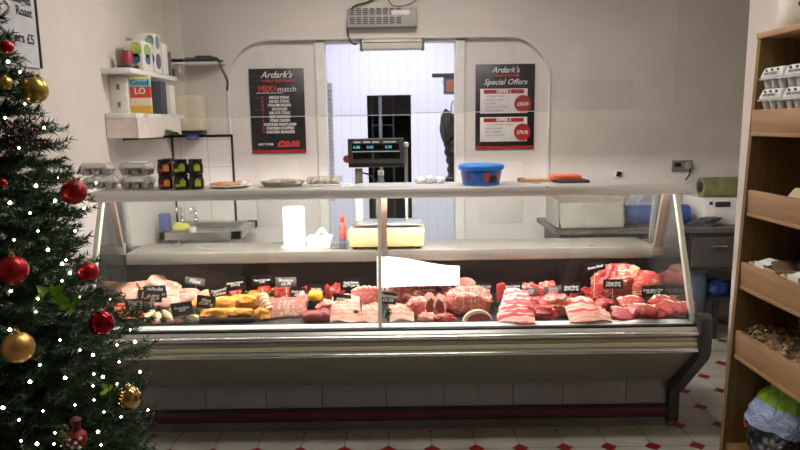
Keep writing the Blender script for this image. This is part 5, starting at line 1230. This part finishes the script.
bmesh.ops.solidify(bm, geom=bm.faces[:], thickness=.0006)
tag(obj('dried_shreds', bm, m_shred, smooth=False), 'shiny curled straw coloured shreds heaped on the fourth shelf', 'shreds', kind='stuff')
bm = B(); box2(bm, (fx(zf) + .018, 1.0, zf - .05), (fx(zf) + .32, 2.04, zf + .008), .006); tag(obj('shred_carton', bm, m_kraft), 'kraft liner box under the straw coloured shreds', 'box')
# bags of kindling at the bottom
def bagmat(name, seed):
    m, nt, b = nodes(name); v = objco(nt); sp = nt.nodes.new('ShaderNodeSeparateXYZ'); nt.links.new(v, sp.inputs[0])
    zf_ = mth(nt, 'ADD', mth(nt, 'DIVIDE', sp.outputs[2], .30), mth(nt, 'MULTIPLY', mth(nt, 'SUBTRACT', nz(nt, v, 5, 2), .5), .25))
    base = ramp(nt, zf_, [(0, srgb((60, 62, 68))), (.40, srgb((150, 168, 205))), (.64, srgb((140, 190, 50))), (.82, srgb((60, 34, 68)))], 'CONSTANT')
    vo = nt.nodes.new('ShaderNodeTexVoronoi'); vo.inputs['Scale'].default_value = 38; nt.links.new(v, vo.inputs['Vector'])
    rock = ramp(nt, vo.outputs['Distance'], [(.1, srgb((132, 136, 142))), (.4, srgb((70, 72, 78))), (.6, srgb((18, 18, 22)))])
    lo = mth(nt, 'LESS_THAN', zf_, .40); c1 = mixc(nt, lo, base, rock)
    red = mth(nt, 'MULTIPLY', mth(nt, 'LESS_THAN', zf_, .36), mth(nt, 'GREATER_THAN', nz(nt, v, 7, 1), .52))
    nt.links.new(mixc(nt, red, c1, srgb((190, 50, 50))), b.inputs['Base Color']); b.inputs['Roughness'].default_value = .25
    bump(nt, b, nz(nt, v, 16, 5, 1.5), 1.0, .025); return m
for i, (y, rz, lb) in enumerate([(1.895, .3, 'pale blue and lime bag with dark stone print next to the end panel'), (1.64, .2, 'second pale blue bag with larger lime band nearer the camera')]):
    c = Vector((fx(.42) + .045 + .03 * i, y, .42)); t = thing('printed_bag', c, lb, 'bag')
    bm = B(); N = 26
    def f(u, v, c=c, i=i):
        a_ = u * 2 * PI; prof = (math.sin(min(1, v * 1.15 + .14) * PI / 2)) * (1 - max(0, v - .62) ** 1.3 * 2.6)
        w1, w2 = .118 * prof, .085 * prof * (1 - .3 * v); n_ = 1 + .16 * noise.noise(Vector((math.cos(a_) * 2, math.sin(a_) * 2, v * 4 + i * 9))) + .09 * noise.noise(Vector((math.cos(a_) * 5, math.sin(a_) * 5, v * 9 + i * 3)))
        return c + Vector((math.cos(a_) * w2 * n_ + .12 * v, math.sin(a_) * w1 * n_, v * .27))
    grid(bm, f, 40, 28, .0015); bmesh.ops.transform(bm, matrix=Matrix.Translation(c) @ Euler((0, 0, rz)).to_matrix().to_4x4() @ Matrix.Translation(-c), verts=bm.verts)
    obj('bag_body', bm, bagmat('printed_bag_film', i), t)
    bm = B(); top = c + Vector((.12, 0, .26))
    for k in range(7):
        a_ = k / 7 * 2 * PI; tube(bm, [top, top + Vector((math.cos(a_) * .02, math.sin(a_) * .03, .03)), top + Vector((math.cos(a_) * .03, math.sin(a_) * .05, .05 + .01 * (k % 3)))], [.012, .008, .004], 6)
    obj('gathered_neck', bm, M('dark_purple_film', (58, 34, 66), .3), t)
bm = B(); q = Vector((fx(.42) + .075 - .035, 1.60, .60)); lathe(bm, [(0, 0), (.032, 0), (.03, .003), (0, .004)], 24, q, (R(90), 0, R(-70)))
tag(obj('round_sticker', bm, M('purple_disc', (96, 40, 110), .35)), 'round purple sticker on the nearer printed bag', 'sticker')
# white spotted bag on top of the unit
c = Vector((PY(795, 30, 1.9).x + .02, 1.86, zt + .016)); c = Vector((fx(zt) + .075, 1.955, zt + .016))
t = thing('spotted_bag', c, 'white bag with round black spots standing on the shelf unit', 'bag')
bm = B(); lathe(bm, [(0, 0), (.06, 0), (.075, .02), (.07, .12), (.055, .2), (.03, .25), (0, .26)], 24, c); obj('bag_body', bm, M('creamy_white_bag', (228, 222, 212), .45, bmp=.2), t)
for k, (a_, z_, r_) in enumerate([(-2.3, .06, .008), (-2.55, .095, .007), (-1.9, .13, .009), (-2.9, .15, .009), (-2.2, .17, .008)]):
    rr_ = .0735; p = c + Vector((math.cos(a_) * rr_, math.sin(a_) * rr_, z_)); bm = B(); lathe(bm, [(0, 0), (r_, 0), (r_ * .9, .002), (0, .003)], 14, p, (R(90), 0, a_ + R(90))); obj('black_spot', bm, m_blackp, t)

# ------------------------------------------------------------------ Christmas tree
TY = 1.55; TX = PY(-20, 225, TY).x; TZ0, TZ1 = .12, 2.02
def outline(px_, py): p = PY(px_, py, TY); return p.z, max(.02, p.x - TX - .055)
OUT = sorted([(TZ0, .46), (.35, .44)] + [outline(*q) for q in ((160, 445), (150, 385), (140, 330), (108, 285), (98, 230), (80, 180), (62, 120), (50, 85), (24, 30), (12, -5))] + [(TZ1, .02)])
def trad(z):
    for (z0_, r0_), (z1_, r1_) in zip(OUT, OUT[1:]):
        if z0_ <= z <= z1_: return r0_ + (r1_ - r0_) * (z - z0_) / max(1e-6, z1_ - z0_)
    return .02
tree = thing('christmas_tree', (TX, TY, 0), 'dark green artificial Christmas tree in the left foreground', 'tree')
bm = B(); cyl(bm, (TX, TY, 0), (TX, TY, TZ1), .02, 10, .006); obj('trunk', bm, M('trunk_brown', (60, 44, 32), .8), tree)
bm = B()
for k in range(4): a_ = k * PI / 2 + .4; cyl(bm, (TX, TY, .06), (TX + .28 * math.cos(a_), TY + .28 * math.sin(a_), .012), .012, 8)
obj('stand', bm, m_blk, tree)
rng = np.random.default_rng(5)
V_, F_, MI_ = [], [], []
tw = []  # twig segments (p0, p1, needle length, colour)
z = TZ0 + .03; k = 0
while z < TZ1 - .02:
    R_ = trad(z); nb = max(5, int(6 + R_ * 26))
    for b_ in range(nb):
        a_ = b_ / nb * 2 * PI + k * .9 + rng.uniform(-.12, .12); L_ = R_ * rng.uniform(.80, 1.06); zr = z + .30 * L_ * .5
        dirv = np.array([math.cos(a_), math.sin(a_), 0]); base = np.array([TX, TY, zr])
        pts = [base + dirv * (L_ * s) + np.array([0, 0, -.30 * L_ * s + .16 * L_ * s * s]) for s in np.linspace(.12, 1, 7)]
        side = np.array([-dirv[1], dirv[0], 0])
        for i in range(6): tw.append((pts[i], pts[i + 1], .022, 0))
        nt_ = int(4 + L_ * 32)
        for q in range(nt_):
            s = .25 + .75 * (q + rng.random()) / nt_; f_ = s * 6 - .72; i = int(min(5, max(0, (s - .12) / .88 * 6))); p = pts[i] + (pts[i + 1] - pts[i]) * rng.random()
            sg = 1 if q % 2 else -1; l = (.045 + .065 * (1 - s) + .02 * rng.random()) * min(1, .35 + L_ * 2)
            d = dirv * rng.uniform(.45, .9) + side * sg * rng.uniform(.5, 1) + np.array([0, 0, rng.uniform(-.25, .4)]); d /= np.linalg.norm(d)
            m_ = p + d * l * .55; e = p + d * l + dirv * l * .15 + np.array([0, 0, l * .1]); tw.append((p, m_, .023, 1)); tw.append((m_, e, .021, 1))
    z += .05 if z < 1.2 else .042; k += 1
P0 = np.array([t_[0] for t_ in tw]); P1 = np.array([t_[1] for t_ in tw]); NL = np.array([t_[2] for t_ in tw])
D = P1 - P0; LN = np.linalg.norm(D, axis=1)
cnt = np.maximum(5, (LN / .0015).astype(int)); idx = np.repeat(np.arange(len(tw)), cnt)
# keep needles of twigs hidden at the far left sparse
n = len(idx); tt = rng.random(n); base = P0[idx] + D[idx] * tt[:, None]; dn = D[idx] / LN[idx][:, None]
rv = rng.normal(size=(n, 3)); rv -= dn * (rv * dn).sum(1)[:, None]; rv /= np.linalg.norm(rv, axis=1)[:, None]
nd = rv * .8 + dn * .75; nd /= np.linalg.norm(nd, axis=1)[:, None]
wd = np.cross(nd, rng.normal(size=(n, 3))); wd /= np.linalg.norm(wd, axis=1)[:, None]; wd *= .0018
nl = NL[idx] * rng.uniform(.7, 1.15, n)
tri = np.stack([base - wd, base + wd, base + nd * nl[:, None]], 1).reshape(-1, 3)
org = np.array([TX, TY, 0]); tri -= org
me = bpy.data.meshes.new('foliage'); me.vertices.add(len(tri)); me.vertices.foreach_set('co', tri.astype('f').ravel())
me.loops.add(len(tri)); me.loops.foreach_set('vertex_index', np.arange(len(tri), dtype='i')); me.polygons.add(n)
me.polygons.foreach_set('loop_start', np.arange(0, len(tri), 3, dtype='i')); me.polygons.foreach_set('loop_total', np.full(n, 3, dtype='i')); 
me.update(calc_edges=True)
def needlemat():
    m, nt, b = nodes('needles'); v = objco(nt)
    nt.links.new(ramp(nt, nz(nt, v, 9, 3), [(.3, srgb((26, 50, 32))), (.55, srgb((44, 76, 46))), (.8, srgb((74, 104, 66)))]), b.inputs['Base Color'])
    b.inputs['Roughness'].default_value = .5; return m
me.materials.append(needlemat()); fo = bpy.data.objects.new('foliage', me); col.objects.link(fo); fo.parent = tree
# twig wires
bm = B()
for (p0, p1, _, c_) in tw:
    if c_ == 0: cyl(bm, p0, p1, .0016, 4)
obj('branch_wires', bm, M('wire_green', (30, 40, 26), .7), tree)
print('needles', n, 'twigs', len(tw))
def tpt(x, y, k=1.02):
    """point on the near side of the tree's cone behind the pixel"""
    best = None; d = ray(x, y)
    for i in range(300):
        s = .5 + i * .005; p = CAM + d * s; q = math.hypot(p.x - TX, p.y - TY) - trad(max(TZ0, min(TZ1, p.z))) * k
        if q <= 0: return p
        if best is None or q < best[0]: best = (q, p)
    return best[1]
m_gl = {'red': M('bauble_red', (176, 20, 32), .3, .55, c2=(160, 16, 28), scale=60), 'glit': M('bauble_red_glitter', (176, 24, 34), .35, .5, c2=(110, 10, 20), scale=320, bmp=.8, bdist=.001), 'shiny': M('bauble_red_mirror', (150, 14, 36), .06, .9), 'gold': M('bauble_gold', (206, 164, 96), .36, .8, c2=(196, 152, 86), scale=8), 'olive': M('bauble_olive_gold', (176, 152, 70), .3, .8), 'shg': M('bauble_shiny_gold', (190, 150, 96), .12, .95)}
m_cap = M('bauble_cap', (210, 190, 140), .25, 1)
def bauble(x, y, rpx, kind, label, k=1.12):
    p = tpt(x, y, k); r = rpx * (p - CAM).dot(_f) / F; t = thing('bauble', (p.x, p.y, p.z), label, 'bauble')
    bm = B(); lathe(bm, [(r * math.sin(PI * i / 24), -r * math.cos(PI * i / 24)) for i in range(25)], 36, p); obj('ball', bm, m_gl[kind], t)
    bm = B(); lathe(bm, [(r * .22, r * .96), (r * .22, r * 1.14), (r * .16, r * 1.18), (0, r * 1.18)], 16, p); ring = [p + Vector((math.cos(a_) * r * .12, 0, r * 1.28 + math.sin(a_) * r * .12)) for a_ in [i / 12 * 2 * PI for i in range(13)]]; tube(bm, ring, r * .025, 5); obj('cap', bm, m_cap, t)
bauble(74, 192, 12.3, 'glit', 'sparkly red bauble at the tree edge beside the clear egg packs')
bauble(13, 270, 14.5, 'red', 'large satin red bauble at the far left, above the matt gold one')
bauble(88.5, 272, 9.8, 'red', 'smaller satin red bauble near the right edge of the tree')
bauble(101.5, 323, 12.3, 'shiny', 'mirror shiny dark red bauble in front of the counter')
bauble(18, 347.5, 15.5, 'gold', 'large matt gold bauble low on the left of the tree')
bauble(34.5, 90, 13, 'olive', 'large olive gold bauble near the top of the tree')
bauble(129, 398, 12, 'shg', 'shiny gold bauble low at the right edge of the tree')
bauble(7, 47, 6.5, 'red', 'small red bauble near the top left of the tree')
bauble(5, 83, 7, 'olive', 'half hidden olive gold bauble left of the large one')
bauble(3, 183, 4, 'red', 'tiny red bauble at the left frame edge')
# burgundy glitter spray, leaves, santa, twisted drop
def spray(x, y, n_, L_, mm, name, label, cat, leaf=False, seed=0):
    c = tpt(x, y, 1.0); rs = random.Random(seed); bm = B()
    for i in range(n_):
        d = Vector((rs.uniform(-1, 1), rs.uniform(-1, .2), rs.uniform(-.7, 1))).normalized(); e = c + d * L_ * rs.uniform(.5, 1)
        if leaf:
            s_ = d.cross(Vector((0, -1, .3))).normalized() * L_ * .22; m1 = c.lerp(e, .5)
            V = [bm.verts.new(q) for q in (c, m1 + s_, e, m1 - s_)]; bm.faces.new(V)
        else:
            cyl(bm, c, e, .0012, 4)
            for k in range(4): q = c.lerp(e, .35 + k * .2) + Vector((rs.uniform(-1, 1), rs.uniform(-1, 1), rs.uniform(-1, 1))) * .004; lathe(bm, [(0, -.004), (.0035, 0), (0, .004)], 6, q)
    return tag(obj(name, bm, mm, origin=c, smooth=not leaf), label, cat)
spray(24, 137, 46, .075, M('burgundy_glitter', (74, 18, 34), .35, .3, c2=(50, 12, 24), scale=80), 'berry_spray', 'burgundy glitter spray in the upper left of the tree', 'decoration', seed=1)
m_lime = M('lime_leaf', (130, 178, 60), .45, c2=(100, 150, 45), scale=30)
spray(50, 296, 12, .05, m_lime, 'lime_leaf_spray', 'bright lime leaf spray near the middle of the tree, left one', 'decoration', True, 2)
spray(71, 306, 9, .035, m_lime, 'lime_leaf_spray', 'smaller lime leaf spray below and right of the larger one', 'decoration', True, 3)
spray(109, 389, 7, .025, m_lime, 'lime_leaf_spray', 'tiny lime leaf tuft beside the low shiny gold bauble', 'decoration', True, 4)
p = tpt(77, 434, 1.1); t = thing('gnome_ornament', (p.x, p.y, p.z), 'small red hatted ornament with white spots and gold beard low on the tree', 'ornament')
bm = B(); lathe(bm, [(0, -.032), (.014, -.028), (.020, -.014), (.019, .0), (.009, .010), (0, .012)], 20, p); obj('body', bm, M('felt_red', (140, 28, 34), .7), t)
bm = B(); lathe(bm, [(0, .006), (.010, .008), (.008, .02), (.012, .034), (.005, .04), (0, .041)], 16, p); obj('hat', bm, M('felt_dark_red', (100, 20, 28), .7), t)
for a_, z_ in ((-2.0, -.004), (-1.3, -.012), (-1.7, -.022), (-.8, -.004), (-2.4, -.018), (-1.0, -.024)):
    bm = B(); q = p + Vector((math.cos(a_) * 0.0188, math.sin(a_) * 0.0188, z_)); lathe(bm, [(0, -.006), (.0055, 0), (0, .006)], 8, q, sx=1, sy=.8); obj('white_spot', bm, m_pwhite, t)
bm = B(); 
for k in range(30): q = p + Vector((-.019 + random.uniform(-.006, .006), -.012 + random.uniform(-.01, .01), random.uniform(-.03, .03))); lathe(bm, [(0, -.003), (.003, 0), (0, .003)], 6, q)
obj('gold_trim', bm, M('gold_beads', (150, 130, 70), .3, .7), t)
p = tpt(5, 22, 1.05); pts = [p + Vector((math.sin(i * .7) * .014, math.cos(i * .7) * .004, .05 - i * .008)) for i in range(16)]
bm = B(); tube(bm, smooth_path(pts, 4), .004, 6); tag(obj('twisted_drop', bm, M('pearl_white', (225, 225, 230), .15)), 'white twisted glass drop near the top left of the tree', 'ornament')
p = tpt(3, 44, 1.1)
# string of lights
LT = [(8, 62), (19, 148), (96, 183), (36, 186), (5, 118), (58, 178), (10, 203), (30, 213), (38, 231), (55, 201), (75, 231), (66, 260), (70, 273), (38, 299), (79, 297), (11, 291), (36, 312), (117, 345), (135, 342), (62, 281), (40, 365), (30, 382), (66, 378), (94, 374), (103, 377), (117, 384), (93, 386), (3, 408), (19, 420), (21, 441), (37, 444), (55, 433), (104, 412), (98, 432), (101, 445), (54, 444), (93, 355), (94, 400), (121, 417), (65, 378), (43, 411), (119, 362), (62, 264), (20, 72), (25, 104), (44, 128), (84, 208), (14, 240), (48, 250), (110, 300), (130, 330), (10, 330), (60, 340), (80, 350), (140, 372), (148, 410), (75, 405)]
lt = thing('fairy_lights', (TX, TY, 1.0), 'string of small warm white fairy lights wound through the tree', 'fairy lights')
m_bulb = emit('bulb_glow', (255, 232, 205), 26)
LP_ = []
for i, (x, y) in enumerate(LT):
    p = tpt(x, y, .99); LP_.append(p); r = .0024 if i % 3 else .0036; bm = B(); lathe(bm, [(0, -r), (r * .8, -r * .5), (r, 0), (r * .7, r * .7), (0, r * 1.3)], 10, p); obj('bulb', bm, m_bulb, lt)
order = sorted(LP_, key=lambda q: -q.z)
def wind(a, b):
    mid = (a + b) / 2; v = Vector((mid.x - TX, mid.y - TY, 0)); mid -= v * .25 if v.length > .05 else Vector(); return [a, mid]
pts = []
for a, b in zip(order, order[1:]): pts += wind(a, b)
bm = B(); tube(bm, smooth_path(pts, 3), .0009, 4); obj('wire', bm, M('wire_dark_green', (22, 34, 24), .6), lt)
